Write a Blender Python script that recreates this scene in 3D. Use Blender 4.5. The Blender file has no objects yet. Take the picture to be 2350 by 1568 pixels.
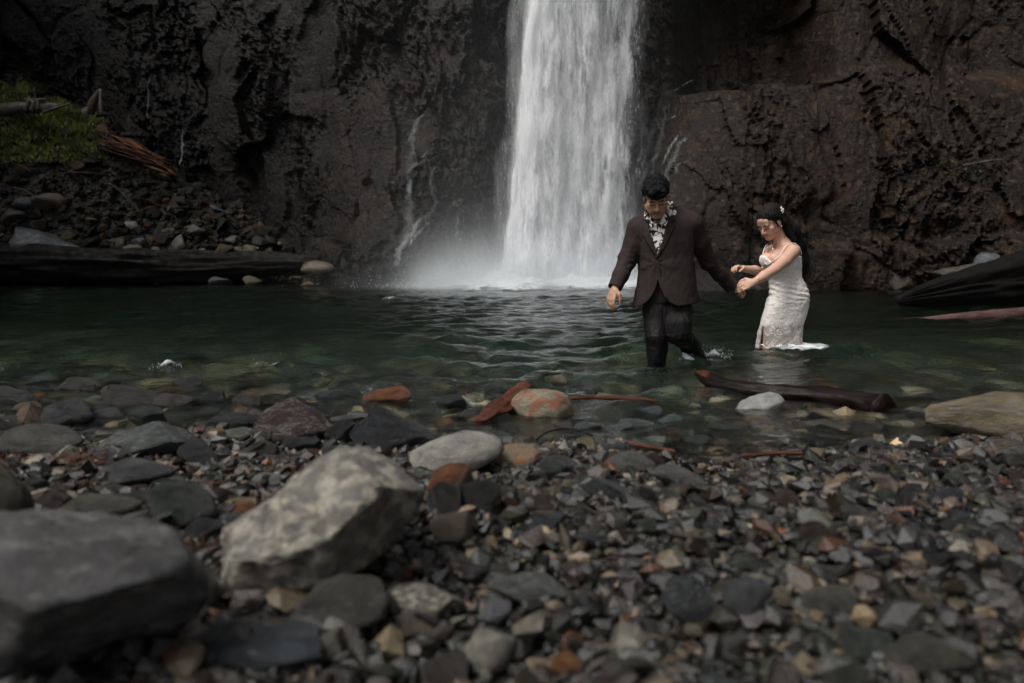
import bpy, math, random
import numpy as np
from mathutils import Vector, Matrix
from mathutils.bvhtree import BVHTree

random.seed(7)
RNG = np.random.default_rng(11)
scene = bpy.context.scene
C = scene.collection

# ---------------------------------------------------------------- camera
CAM_Z = 0.745
PITCH = math.radians(7.24)
FOC, IW, IH = 1567.0, 2350.0, 1568.0
cam_d = bpy.data.cameras.new('camera')
cam_d.lens = 24.0
cam_d.sensor_width = 36.0
cam_d.clip_start = 0.05
cam_d.clip_end = 400.0
cam_d.dof.use_dof = True
cam_d.dof.focus_distance = 4.9
cam_d.dof.aperture_fstop = 1.8
cam = bpy.data.objects.new('camera', cam_d)
C.objects.link(cam)
cam.location = (0, 0, CAM_Z)
cam.rotation_euler = (math.pi / 2 - PITCH, 0, 0)
scene.camera = cam

# ---------------------------------------------------------------- sky and sun (overcast gorge)
SUN_EL, SUN_AZ = math.radians(58), math.radians(-126)    # azimuth from +Y, clockwise: behind the camera, a little to the left
world = bpy.data.worlds.new('World')
scene.world = world
world.use_nodes = True
wn = world.node_tree
wn.nodes.clear()
w_out = wn.nodes.new('ShaderNodeOutputWorld')
w_bg = wn.nodes.new('ShaderNodeBackground')
w_hsv = wn.nodes.new('ShaderNodeHueSaturation')
w_sky = wn.nodes.new('ShaderNodeTexSky')
w_sky.sky_type = 'NISHITA'
w_sky.sun_disc = False
w_sky.sun_elevation = SUN_EL
w_sky.sun_rotation = SUN_AZ
w_sky.air_density = 1.0
w_sky.dust_density = 4.0
w_hsv.inputs['Saturation'].default_value = 0.25          # cloud cover: nearly grey
w_bg.inputs['Strength'].default_value = 0.05
wn.links.new(w_sky.outputs['Color'], w_hsv.inputs['Color'])
wn.links.new(w_hsv.outputs['Color'], w_bg.inputs['Color'])
wn.links.new(w_bg.outputs['Background'], w_out.inputs['Surface'])

sun_d = bpy.data.lights.new('sun', 'SUN')
sun_d.energy = 1.5
sun_d.angle = math.radians(28)
sun_d.color = (1.0, 0.975, 0.94)
sun = bpy.data.objects.new('sun', sun_d)
C.objects.link(sun)
sd = Vector((math.sin(SUN_AZ) * math.cos(SUN_EL), math.cos(SUN_AZ) * math.cos(SUN_EL), math.sin(SUN_EL)))
sun.rotation_euler = sd.to_track_quat('Z', 'Y').to_euler()

vs = scene.view_settings
vs.view_transform = 'Standard'
vs.look = 'None'
vs.exposure = 1.1
vs.gamma = 1.0
vs.use_curve_mapping = False
scene.render.engine = 'CYCLES'
cy = scene.cycles
cy.use_denoising = True
cy.max_bounces = 10
cy.diffuse_bounces = 3
cy.glossy_bounces = 3
cy.transmission_bounces = 6
cy.transparent_max_bounces = 24
cy.volume_bounces = 2
cy.sample_clamp_indirect = 6.0
cy.blur_glossy = 0.5
cy.volume_step_rate = 2.0

# ---------------------------------------------------------------- helpers: view geometry
_sp, _cp = math.sin(PITCH), math.cos(PITCH)
def ray(px, py):
    x, y = (px - IW / 2) / FOC, (IH / 2 - py) / FOC
    return Vector((x, _cp + _sp * y, -_sp + _cp * y))
def at(px, py, Y):
    """the point of the place at distance Y that the photograph shows at (px, py)"""
    d = ray(px, py)
    t = Y / d.y
    return Vector((d.x * t, Y, CAM_Z + d.z * t))

# ---------------------------------------------------------------- helpers: noise
def _h(ix, iy, iz, s):
    n = (ix.astype(np.int64) * 374761393 + iy.astype(np.int64) * 668265263 + iz.astype(np.int64) * 2147483647 + s * 974634777) & 0xffffffff
    n = ((n ^ (n >> 13)) * 1274126177) & 0xffffffff
    n = ((n ^ (n >> 16)) * 2246822519) & 0xffffffff
    return ((n ^ (n >> 15)) & 0xffffff).astype(np.float64) / 0xffffff
def vnoise(p, s=0):
    i = np.floor(p).astype(np.int64)
    f = p - i
    u = f * f * f * (f * (f * 6 - 15) + 10)
    r = 0
    for dx in (0, 1):
        wx = u[:, 0] if dx else 1 - u[:, 0]
        for dy in (0, 1):
            wy = u[:, 1] if dy else 1 - u[:, 1]
            for dz in (0, 1):
                wz = u[:, 2] if dz else 1 - u[:, 2]
                r = r + wx * wy * wz * _h(i[:, 0] + dx, i[:, 1] + dy, i[:, 2] + dz, s)
    return r * 2 - 1
def fbm(p, octv=4, s=0, gain=0.5, lac=2.03):
    a, r, q = 1.0, 0, np.asarray(p, float)
    for k in range(octv):
        r = r + a * vnoise(q, s + k)
        q = q * lac + 17.3
        a *= gain
    return r
def facets(a, b, s=0, tilt=1.0):
    """2D cellular facets: each cell its own step and slope (fractured rock)"""
    ia, ib = np.floor(a), np.floor(b)
    best = np.full(a.shape, 9e9); val = np.zeros(a.shape); sec = np.full(a.shape, 9e9)
    z0 = np.zeros_like(ia)
    for da in (-1, 0, 1):
        for db in (-1, 0, 1):
            ca, cb = ia + da, ib + db
            ox, oy = _h(ca, cb, z0, s), _h(ca, cb, z0, s + 5)
            ex, ey = a - ca - ox, b - cb - oy
            d = ex * ex + ey * ey
            v = (_h(ca, cb, z0, s + 9) - .5) * 2 + tilt * ((_h(ca, cb, z0, s + 12) - .5) * 2 * ex + (_h(ca, cb, z0, s + 17) - .5) * 2 * ey)
            m = d < best
            sec = np.where(m, best, np.minimum(sec, d))
            val = np.where(m, v, val)
            best = np.where(m, d, best)
    return val, np.sqrt(sec) - np.sqrt(best)

# ---------------------------------------------------------------- helpers: meshes and objects
def mesh_np(name, V, F, smooth=True, cols=None, colname='stone_colour'):
    V = np.asarray(V, np.float32); F = np.asarray(F, np.int32)
    me = bpy.data.meshes.new(name)
    k = F.shape[1]
    me.vertices.add(len(V)); me.vertices.foreach_set('co', V.ravel())
    me.loops.add(F.size); me.loops.foreach_set('vertex_index', F.ravel())
    me.polygons.add(len(F))
    me.polygons.foreach_set('loop_start', np.arange(0, F.size, k, dtype=np.int32))
    me.update(calc_edges=True)
    me.polygons.foreach_set('use_smooth', np.full(len(F), bool(smooth)))
    if cols is not None:
        a = me.attributes.new(colname, 'FLOAT_COLOR', 'POINT')
        c4 = np.ones((len(V), 4), np.float32); c4[:, :3] = cols
        a.data.foreach_set('color', c4.ravel())
    me.validate()
    return me
def grid_faces(nu, nv):
    i = np.arange(nu * nv).reshape(nv, nu)
    return np.stack([i[:-1, :-1], i[:-1, 1:], i[1:, 1:], i[1:, :-1]], -1).reshape(-1, 4)
def link(name, me, m=None, parent=None, loc=None):
    o = bpy.data.objects.new(name, me)
    C.objects.link(o)
    if m is not None and me is not None and not me.materials:
        me.materials.append(m)
    if parent is not None: o.parent = parent
    if loc is not None: o.location = loc
    return o
def tag(o, label=None, cat=None, group=None, kind=None):
    if label: o['label'] = label
    if cat: o['category'] = cat
    if group: o['group'] = group
    if kind: o['kind'] = kind
    return o
def empty(name, loc, label, cat, group=None):
    o = bpy.data.objects.new(name, None)
    C.objects.link(o); o.location = loc
    o.empty_display_size = .1
    return tag(o, label, cat, group)
_ico = {}
def ico(n):
    if n not in _ico:
        import bmesh
        bm = bmesh.new(); bmesh.ops.create_icosphere(bm, subdivisions=n, radius=1.0)
        V = np.array([v.co[:] for v in bm.verts]); F = np.array([[v.index for v in f.verts] for f in bm.faces])
        bm.free(); _ico[n] = (V, F)
    return _ico[n]
def rock_shape(n, seed, cuts=9, depth=(.55, .85), rough=.06, freq=2.2, roundness=0.0, chip=.0, planes=()):
    """a sphere cut by random planes, then roughened: an angular or rounded stone inside the unit ball"""
    r = np.random.default_rng(seed)
    V, F = ico(n); V = V.copy()
    for pn, pd in planes:
        pn = np.array(pn, float); pn /= np.linalg.norm(pn)
        V -= np.maximum(V @ pn - pd, 0)[:, None] * pn
    for _ in range(cuts):
        nrm = r.normal(size=3); nrm /= np.linalg.norm(nrm)
        d = r.uniform(*depth)
        over = np.maximum(V @ nrm - d, 0)
        V -= (over * (1 - roundness))[:, None] * nrm
    nn = V / np.linalg.norm(V, axis=1)[:, None]
    V += nn * (rough * fbm(V * freq + seed, 4, seed))[:, None]
    if chip:
        for _ in range(26):
            nrm = r.normal(size=3); nrm /= np.linalg.norm(nrm)
            c = V @ nrm; V -= (np.maximum(c - c.max() * (1 - chip * r.random()), 0))[:, None] * nrm
    if n >= 4: V += nn * (rough * .35 * fbm(V * freq * 5 + seed, 3, seed + 3))[:, None]
    lo, hi = V.min(0), V.max(0)
    V = (V - (lo + hi) / 2) / ((hi - lo) / 2)
    return V, F
def shard(seed, npts=11):
    """an angular broken stone: the hull of a few points near the unit sphere"""
    import bmesh
    r = np.random.default_rng(seed)
    p = r.normal(size=(npts, 3)); p /= np.linalg.norm(p, axis=1)[:, None]
    p *= r.uniform(.75, 1.0, (npts, 1)); p[:, 2] = np.clip(p[:, 2], -.7, .7)
    bm = bmesh.new()
    for q in p: bm.verts.new(q)
    bmesh.ops.convex_hull(bm, input=bm.verts)
    bmesh.ops.delete(bm, geom=[v for v in bm.verts if not v.link_faces], context='VERTS')
    bmesh.ops.triangulate(bm, faces=bm.faces)
    bmesh.ops.recalc_face_normals(bm, faces=bm.faces)
    bm.verts.index_update()
    V = np.array([v.co[:] for v in bm.verts]); F = np.array([[v.index for v in f.verts] for f in bm.faces]); bm.free()
    lo, hi = V.min(0), V.max(0)
    return (V - (lo + hi) / 2) / ((hi - lo) / 2), F
def tube_path(P, R, nseg=12, rough=0.0, seed=0, freq=6.0, stretch=6.0, closed=True, sub=6):
    """tapered tube along points P with radii R, bark-like roughness"""
    P = np.array([list(p) for p in P], float); R = np.array(R, float)
    n = len(P); t = np.linspace(0, n - 1, (n - 1) * sub + 1)
    def cr(A):
        out = []
        for x in t:
            i = min(int(x), n - 2); f = x - i
            a, b, c, d = A[max(i - 1, 0)], A[i], A[i + 1], A[min(i + 2, n - 1)]
            out.append(.5 * (2 * b + (c - a) * f + (2 * a - 5 * b + 4 * c - d) * f * f + (3 * b - a - 3 * c + d) * f ** 3))
        return np.array(out)
    Q = cr(P); RR = np.maximum(np.interp(t, np.arange(n), R), 1e-4)
    T = np.gradient(Q, axis=0); T /= np.linalg.norm(T, axis=1)[:, None] + 1e-9
    up = np.array([0, 0, 1.0]) if abs(T[0, 2]) < .9 else np.array([1.0, 0, 0])
    V = []
    a = np.linspace(0, 2 * math.pi, nseg, endpoint=False)
    L = np.concatenate([[0], np.cumsum(np.linalg.norm(np.diff(Q, axis=0), axis=1))])
    for k in range(len(Q)):
        s = np.cross(T[k], up); s /= np.linalg.norm(s) + 1e-9
        up2 = np.cross(s, T[k]); up = up2
        V.append(Q[k] + RR[k] * (np.cos(a)[:, None] * s + np.sin(a)[:, None] * up2))
    V = np.array(V)
    if rough:
        m = RR.mean()
        q = np.stack([np.tile(np.cos(a) * freq / 3, (len(Q), 1)), np.tile(np.sin(a) * freq / 3, (len(Q), 1)), np.repeat((L / m)[:, None] / stretch, nseg, 1)], -1).reshape(-1, 3)
        d = fbm(q + seed * 3.1, 4, seed).reshape(len(Q), nseg)
        V = Q[:, None] + (V - Q[:, None]) * (1 + rough * d[:, :, None])
    nr = len(Q)
    F = []
    for i in range(nr - 1):
        for j in range(nseg):
            k = (j + 1) % nseg
            F.append((i * nseg + j, i * nseg + k, (i + 1) * nseg + k, (i + 1) * nseg + j))
    V = V.reshape(-1, 3)
    V = np.vstack([V, Q[:1], Q[-1:]])
    for j in range(nseg):
        k = (j + 1) % nseg
        F.append((nr * nseg, k, j, j)); F.append((nr * nseg + 1, (nr - 1) * nseg + j, (nr - 1) * nseg + k, (nr - 1) * nseg + k))
    return V, F
def mesh_py(name, V, F, smooth=True):
    me = bpy.data.meshes.new(name)
    me.from_pydata([tuple(v) for v in V], [], [tuple(dict.fromkeys(int(i) for i in f)) for f in F])
    me.polygons.foreach_set('use_smooth', np.full(len(me.polygons), bool(smooth)))
    me.update()
    return me

# ---------------------------------------------------------------- helpers: materials
class NT:
    def __init__(self, name):
        self.m = bpy.data.materials.new(name); self.m.use_nodes = True
        self.t = self.m.node_tree; self.t.nodes.clear()
        self.out = self.t.nodes.new('ShaderNodeOutputMaterial')
    def n(self, typ, _p=None, **inp):
        nd = self.t.nodes.new('ShaderNode' + typ)
        for k, v in (_p or {}).items(): setattr(nd, k, v)
        for k, v in inp.items():
            key = int(k[1:]) if k[0] == '_' else k.replace('_', ' ')
            self.set(nd.inputs[key], v)
        return nd
    def set(self, sock, v):
        if isinstance(v, bpy.types.NodeSocket): self.t.links.new(v, sock)
        elif isinstance(v, bpy.types.Node): self.t.links.new(v.outputs[0], sock)
        else:
            if isinstance(v, tuple) and len(v) == 3 and sock.type == 'RGBA': v = (*v, 1)
            sock.default_value = v
    def math(self, op, a, b=0.0, c=None, clamp=False):
        nd = self.t.nodes.new('ShaderNodeMath'); nd.operation = op; nd.use_clamp = clamp
        self.set(nd.inputs[0], a); self.set(nd.inputs[1], b)
        if c is not None: self.set(nd.inputs[2], c)
        return nd.outputs[0]
    def mix(self, f, a, b, blend='MIX'):
        nd = self.t.nodes.new('ShaderNodeMix'); nd.data_type = 'RGBA'; nd.blend_type = blend
        self.set(nd.inputs[0], f); self.set(nd.inputs[6], a); self.set(nd.inputs[7], b)
        return nd.outputs[2]
    def ramp(self, f, *stops):
        nd = self.t.nodes.new('ShaderNodeValToRGB'); self.set(nd.inputs[0], f)
        e = nd.color_ramp.elements
        while len(e) < len(stops): e.new(.5)
        for i, (p, c) in enumerate(stops):
            e[i].position = p
            e[i].color = (c, c, c, 1) if not isinstance(c, tuple) else (*c, 1)
        return nd.outputs[0]
    def noise(self, vec, scale, detail=4.0, rough=.55, dist=0.0):
        nd = self.n('TexNoise', None, Scale=scale, Detail=detail, Roughness=rough, Distortion=dist)
        if vec is not None: self.set(nd.inputs['Vector'], vec)
        return nd.outputs[0]
    def coord(self, k='Object'): return self.n('TexCoord').outputs[k]
    def mapping(self, vec, scale=(1, 1, 1), loc=(0, 0, 0), rot=(0, 0, 0)):
        nd = self.n('Mapping'); self.set(nd.inputs['Vector'], vec)
        nd.inputs['Scale'].default_value = scale; nd.inputs['Location'].default_value = loc; nd.inputs['Rotation'].default_value = rot
        return nd.outputs[0]
    def bump(self, h, strength=.5, dist=.02, normal=None):
        nd = self.n('Bump', None, Strength=strength, Distance=dist, Height=h)
        if normal is not None: self.set(nd.inputs['Normal'], normal)
        return nd.outputs[0]
    def pbr(self, **k):
        b = self.n('BsdfPrincipled', None, **k)
        self.t.links.new(b.outputs[0], self.out.inputs['Surface'])
        return b
def simple_mat(name, col, rough=.6, spec=.5, var=.25, scale=8.0, bump=.2, bdist=.01, metallic=0.0):
    n = NT(name); co = n.coord()
    nz = n.noise(co, scale, 6)
    dark = tuple(c * (1 - var) for c in col); lite = tuple(min(1, c * (1 + var)) for c in col)
    n.pbr(Base_Color=n.ramp(nz, (.3, dark), (.7, lite)), Roughness=rough, Specular_IOR_Level=spec, Metallic=metallic,
          Normal=n.bump(n.noise(co, scale * 3, 5), bump, bdist))
    return n.m
# ================================================================ THE SETTING
def sstep(a, b, x):
    t = np.clip((x - a) / (b - a), 0, 1)
    return t * t * (3 - 2 * t)
def shore_y(x):
    return np.interp(x, [-6, -3, -1.2, -.3, .5, 1.5, 3, 6], [2.85, 2.75, 2.62, 2.5, 2.42, 2.42, 2.45, 2.55])
def bed_z(x, y, detail=True):
    x = np.asarray(x, float); y = np.asarray(y, float)
    ys = shore_y(x)
    d = y - ys
    z = np.where(d < 0, -d * .05, -d * .115 - .012 * np.clip(d / .15, 0, 1))
    z = z - .13 * np.maximum(y - 3.7, 0)
    z = np.maximum(z, -1.35 + .0 * x)
    if detail:
        p = np.stack([x, y, x * 0], -1).reshape(-1, 3)
        n = fbm(p * 1.1, 3, 3).reshape(x.shape) * .045 + fbm(p * 5, 2, 8).reshape(x.shape) * .012
        z = z + n * np.where(y > 3.5, 1.5, 1.0)
    return z
_gx, _gy = np.linspace(-8, 8, 401), np.linspace(0, 12, 401)
_gX, _gY = np.meshgrid(_gx, _gy)
_GZ = bed_z(_gX, _gY).tolist()
def bed_at(x, y):
    u, v = min(max((x + 8) * 25, 0), 399.99), min(max(y * 400 / 12, 0), 399.99)
    i, j = int(u), int(v); u -= i; v -= j
    a, b = _GZ[j], _GZ[j + 1]
    return (a[i] * (1 - u) + a[i + 1] * u) * (1 - v) + (b[i] * (1 - u) + b[i + 1] * u) * v
def ground_hit(px, py):
    d = ray(px, py); t = .4
    for _ in range(400):
        p = Vector((0, 0, CAM_Z)) + d * t
        g = bed_at(p.x, p.y)
        g = max(g, -.05)
        if p.z <= g: break
        t += max(.004, (p.z - g) * .4)
    return p

# ---- river bed, one sheet from the camera to the foot of the cliff
xs = np.concatenate([np.linspace(-30, -6, 60), np.linspace(-5.9, 5.9, 200), np.linspace(6, 30, 60)])
ys = np.concatenate([np.linspace(-6, .4, 20), np.geomspace(.5, 24, 190)])
X, Y = np.meshgrid(xs, ys)
Z = bed_z(X, Y) - .012
n = NT('river_bed_sediment'); co = n.coord()
n.pbr(Base_Color=n.mix(n.noise(co, 3, 5), n.ramp(n.noise(co, 55, 4), (.3, (.012, .012, .011)), (.7, (.06, .055, .045))), (.035, .036, .025)),
      Roughness=.6, Normal=n.bump(n.noise(co, 60, 5), .8, .02))
bed = link('river_bed', mesh_np('river_bed', np.stack([X, Y, Z], -1).reshape(-1, 3), grid_faces(len(xs), len(ys))), n.m)
tag(bed, 'dark wet sediment of the river bed under gravel and pool', 'river bed', kind='structure')

# ---- cliff
PLAN = np.array([(-21, -24), (-19, -4), (-17, 14), (-13.5, 20.8), (-8, 20.6), (-5.2, 19.2), (-3.4, 18.0), (-1.2, 17.4), (1.6, 17.5), (3.3, 16.6), (4.6, 15.9), (7.5, 15.7), (10.5, 15.2), (14, 12.5), (17.5, 4), (20, -24)], float)  # unseen side walls run past the camera, added to cut sky light
seg = np.concatenate([[0], np.cumsum(np.linalg.norm(np.diff(PLAN, axis=0), axis=1))])
def plan_at(s):
    px_, py_ = np.interp(s, seg, PLAN[:, 0]), np.interp(s, seg, PLAN[:, 1])
    return px_, py_
s_all = np.concatenate([np.linspace(0, seg[2], 50)[:-1], np.linspace(seg[2], seg[13], 800), np.linspace(seg[13], seg[-1], 50)[1:]])
z_all = np.concatenate([np.linspace(-1.6, -.2, 8)[:-1], np.linspace(-.2, 8.2, 205), np.linspace(8.5, 19, 44)])
S, ZZ = np.meshgrid(s_all, z_all)
k = 1.6
bx = sum(np.interp(S + o, seg, PLAN[:, 0]) for o in np.linspace(-k, k, 9)) / 9
by = sum(np.interp(S + o, seg, PLAN[:, 1]) for o in np.linspace(-k, k, 9)) / 9
tx = np.gradient(bx, axis=1); ty = np.gradient(by, axis=1); L = np.hypot(tx, ty) + 1e-9
nx, ny = ty / L, -tx / L               # into the gorge
P3 = np.stack([bx, by, ZZ], -1).reshape(-1, 3)
wa = fbm(P3 * .8, 2, 21).reshape(S.shape) * .30; wb = fbm(P3 * .8 + 50, 2, 22).reshape(S.shape) * .30
A, B = S + wa, ZZ + wb
f1, e1 = facets(A * .55 + B * .10, B * .22 - A * .06, 31, 1.1)
f2, e2 = facets(A * 1.5 + B * .28, B * .62 - A * .22, 41, 1.1)
f3, e3 = facets(A * 4.2 + B * .7, B * 2.1 - A * .9, 51, 1.2)
f4, e4 = facets(A * 11 + B * 1.8, B * 6.5 - A * 2.6, 61, 1.2)
RM = .25 + 1.15 * sstep(-.35, .45, fbm(P3 * np.array([.7, .7, .5]), 3, 88)).reshape(S.shape)
D = .42 * fbm(P3 * np.array([.28, .28, .22]), 3, 5).reshape(S.shape) + .32 * f1 + .095 * f2 + RM * (.060 * f3 + .030 * f4) - .05 * np.exp(-(e1 / .05) ** 2)
D += RM * .034 * fbm(P3 * np.array([7, 7, 5]), 4, 71, .65).reshape(S.shape)
# the wall leans back, with ledges, an apron either side of the fall and the dark alcove at its upper right
D -= .10 * ZZ
g = lambda cx, cz, sx, sz: np.exp(-((bx - cx) / sx) ** 2 - ((ZZ - cz) / sz) ** 2)
D += 1.15 * g(4.2, .6, 1.5, 3.0) * sstep(5.0, 3.2, ZZ) + .5 * g(7.5, 2.0, 3, 2.2)
D += .7 * g(-2.4, .3, 1.5, 1.6) + .35 * g(-4.5, .6, 2, 2.2)
D -= 1.9 * sstep(4.4, 4.75, ZZ + .12 * f2) * sstep(8.4, 7.0, ZZ) * sstep(3.4, 3.9, bx) * sstep(7.3, 6.7, bx + .1 * f2)
D += .5 * sstep(4.9, 4.2, ZZ + .25 * f2) * sstep(3.2, 4, bx)
D += .35 * sstep(1.1, .8, ZZ + .15 * f2) * sstep(5, 6, bx)
D -= .8 * g(1.4, 6, 1.7, 6)            # gutter cut by the water
strata = np.sin((ZZ * 1.0 + S * .16 + wb * .8) * 7.5)
D += .035 * strata * sstep(3.5, 5, bx) * sstep(3.2, 1.0, ZZ)
CX, CY = bx + nx * D, by + ny * D
n = NT('wet_cliff_rock'); co = n.coord('Object')
big = n.noise(co, .55, 5, .6); med = n.noise(co, 2.6, 6, .62, .4); fine = n.noise(co, 11, 7, .68)
wv = n.n('VectorMath', {'operation': 'ADD'}); n.set(wv.inputs[0], n.mapping(co, (1, 1, .8))); 
wn_ = n.n('TexNoise', None, Scale=3.0, Detail=4.0); n.set(wn_.inputs['Vector'], co)
sc_ = n.n('VectorMath', {'operation': 'SCALE'}); n.set(sc_.inputs[0], wn_.outputs['Color']); sc_.inputs['Scale'].default_value = .22; n.set(wv.inputs[1], sc_.outputs[0])
vo = n.n('TexVoronoi', None, Scale=4.2); n.set(vo.inputs['Vector'], wv.outputs[0])
vo2 = n.n('TexVoronoi', None, Scale=13.0); n.set(vo2.inputs['Vector'], wv.outputs[0])
streak = n.noise(n.mapping(co, (2.4, 2.4, .22)), 1.0, 5, .6)
base = n.ramp(med, (.28, (.0034, .0027, .0023)), (.5, (.0135, .0098, .0078)), (.72, (.038, .028, .0215)))
base = n.mix(n.ramp(big, (.42, 0.0), (.62, .7)), base, (.0125, .0115, .0115))
base = n.mix(n.ramp(n.noise(co, 1.7, 4), (.58, 0.0), (.72, .75)), base, (.042, .023, .013))
base = n.mix(n.ramp(streak, (.55, 0.0), (.75, .55)), base, (.006, .0068, .0068))
base = n.mix(n.ramp(n.noise(n.mapping(co, (1.2, 1.2, .6), (3, 7, 1)), 1.3, 6, .7), (.6, 0.0), (.74, .5)), base, (.011, .016, .006))
cellv = n.n('SeparateColor', None, _0=vo2.outputs['Color']).outputs[0]
base = n.mix(n.ramp(cellv, (.74, 0.0), (.98, .5)), base, (.080, .064, .049))  # pale cells: small lit facets painted into the rock colour
base = n.mix(n.ramp(n.noise(co, 24, 3, .6), (.60, 0.0), (.70, .8)), base, (.13, .105, .080))
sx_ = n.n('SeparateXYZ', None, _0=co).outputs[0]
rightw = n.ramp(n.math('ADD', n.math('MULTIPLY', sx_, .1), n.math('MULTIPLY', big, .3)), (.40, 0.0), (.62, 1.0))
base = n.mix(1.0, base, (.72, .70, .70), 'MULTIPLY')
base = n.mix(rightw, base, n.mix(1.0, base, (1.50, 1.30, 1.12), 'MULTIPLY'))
left_shade = n.ramp(n.math('ADD', n.math('MULTIPLY', sx_, .12), n.math('ADD', .95, n.math('MULTIPLY', big, .3))), (.25, 1.0), (.75, 0.0))  # darkness of the left side, shade multiplied into the rock colour
base = n.mix(left_shade, base, n.mix(1.0, base, (.32, .285, .265), 'MULTIPLY'))
rgh = n.ramp(n.noise(co, 5, 5), (.3, .24), (.7, .58))
def ridged(vec, scale, det):
    nd = n.n('TexNoise', {'noise_type': 'RIDGED_MULTIFRACTAL'}, Scale=scale, Detail=det, Roughness=.6, Lacunarity=2.1); n.set(nd.inputs['Vector'], vec)
    return nd.outputs[0]
h = n.math('ADD', n.math('ADD', n.math('MULTIPLY', fine, .5), n.math('MULTIPLY', ridged(co, 1.6, 6.0), .14)), n.math('ADD', n.math('MULTIPLY', ridged(n.mapping(co, (1.2, 1.2, 4.5), (0, 0, 0), (0, .25, 0)), 1.3, 6.0), .12), n.math('MULTIPLY', cellv, .18)))
n.pbr(Base_Color=base, Roughness=rgh, Specular_IOR_Level=.22, Normal=n.bump(h, 1.0, .12, n.bump(n.noise(co, 38, 6, .75), .9, .03)))
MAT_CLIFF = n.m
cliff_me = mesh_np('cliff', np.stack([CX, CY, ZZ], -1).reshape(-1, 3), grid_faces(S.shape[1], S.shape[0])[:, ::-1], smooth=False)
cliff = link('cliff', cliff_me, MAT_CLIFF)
tag(cliff, 'dark wet rock cliff curving round the pool behind the waterfall', 'cliff', kind='structure')

# ---- talus bank at the far left
def bank_top(x):
    return np.interp(x, [-26, -18, -14, -11.6, -9.5, -7.6, -5.6, -4.2, -3.4], [7.0, 6.4, 5.3, 4.0, 2.5, 1.35, .4, .05, -.6])
def bank_z(x, y):
    x = np.asarray(x, float); y = np.asarray(y, float)
    z = -.5 + (bank_top(x) + .5) * sstep(17.2, 20.6, y) ** .8 + .35 * sstep(17.2, 18.2, y)
    p = np.stack([x, y, x * 0], -1).reshape(-1, 3)
    return z + (.22 * fbm(p * .8, 4, 91)).reshape(x.shape)
_bX, _bY = np.meshgrid(np.linspace(-26, -3, 231), np.linspace(16, 23, 141))
_BZ = bank_z(_bX, _bY).tolist()
def bank_at(x, y):
    i, j = int(min(max((x + 26) * 10, 0), 230)), int(min(max((y - 16) * 20, 0), 140))
    return _BZ[j][i]
bxs = np.linspace(-26, -3.3, 380); bys = np.linspace(16.6, 22.5, 100)
X, Y = np.meshgrid(bxs, bys)
n = NT('talus_soil'); co = n.coord()
n.pbr(Base_Color=n.mix(n.ramp(n.noise(co, 1.1, 5), (.4, 0.0), (.65, 1.0)), n.ramp(n.noise(co, 9, 6), (.3, (.004, .0036, .0032)), (.7, (.020, .017, .014))), (.008, .007, .0055)),
      Roughness=.75, Normal=n.bump(n.math('ADD', n.noise(co, 14, 6), n.n('TexVoronoi', None, Scale=9.0, Vector=co).outputs['Distance']), 1.0, .12))
bank = link('bank', mesh_np('bank', np.stack([X, Y, bank_z(X, Y)], -1).reshape(-1, 3), grid_faces(len(bxs), len(bys))), n.m)
tag(bank, 'dark scree slope climbing from the far left shore to the cliff', 'slope', kind='structure')

BVH = BVHTree.FromPolygons([tuple(v.co) for v in cliff_me.vertices], [tuple(p.vertices) for p in cliff_me.polygons])
def cliff_hit(px, py):
    d = ray(px, py).normalized()
    loc, nrm, idx, dist = BVH.ray_cast(Vector((0, 0, CAM_Z)), d)
    return loc, nrm

# ---- pool water: a closed body with a rippled top
def wave_z(x, y):
    r = np.random.default_rng(5)
    z = 0 * x
    for i in range(40):
        lam = 10 ** r.uniform(-1.0, -.12); th = r.normal(0, .55) - math.pi / 2 + .15
        a = .0135 * lam ** .85
        kx, ky = math.cos(th) * 2 * math.pi / lam, math.sin(th) * 2 * math.pi / lam
        z = z + a * np.sin(kx * x + ky * y + r.uniform(0, 6.28))
    p = np.stack([x * 1.3, y * 2.2, 0 * x], -1).reshape(-1, 3)
    env = 1.0 + .7 * fbm(p * .35, 2, 14).reshape(x.shape)
    z = z * env + (.016 * fbm(p * 2.6, 4, 15, .6)).reshape(x.shape)
    amp = np.interp(y, [2, 3, 4, 6, 10, 14, 18], [.24, .44, .58, .52, .42, .45, .45])
    z = z * amp
    # water humping over hidden stones near the near-left shore
    for (hx, hy, hr, hh) in ((-2.15, 4.45, .16, .022), (-1.52, 4.4, .15, .024), (-1.15, 3.95, .2, .02), (-2.8, 4.2, .25, .015)):
        z = z + hh * np.exp(-(((x - hx) / (hr * 1.5)) ** 2 + ((y - hy) / hr) ** 2)) * (1 + .6 * np.sin(40 * (x - hx) + 25 * (y - hy)))
    return z
wx = np.concatenate([np.linspace(-22, -8.1, 100), np.linspace(-8, 8, 540), np.linspace(8.1, 22, 100)])
wy = np.geomspace(2.0, 21.5, 380)
X, Y = np.meshgrid(wx, wy)
Z = wave_z(X, Y)
nu, nv = len(wx), len(wy)
V = np.stack([X, Y, Z], -1).reshape(-1, 3)
F = [grid_faces(nu, nv)]
idx = np.arange(nu * nv).reshape(nv, nu)
rim = np.concatenate([idx[0, :], idx[1:, -1], idx[-1, -2::-1], idx[-2:0:-1, 0]])
Vb = V[rim].copy(); Vb[:, 2] = -1.9
b0 = len(V); m = len(rim)
side = np.stack([np.roll(rim, -1), rim, b0 + np.arange(m), b0 + np.roll(np.arange(m), -1)], -1)
V = np.vstack([V, Vb])
me = mesh_py if False else None
F = np.vstack([F[0], side])
c = len(V)
V = np.vstack([V, [[0, 10, -1.9]]])
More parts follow.
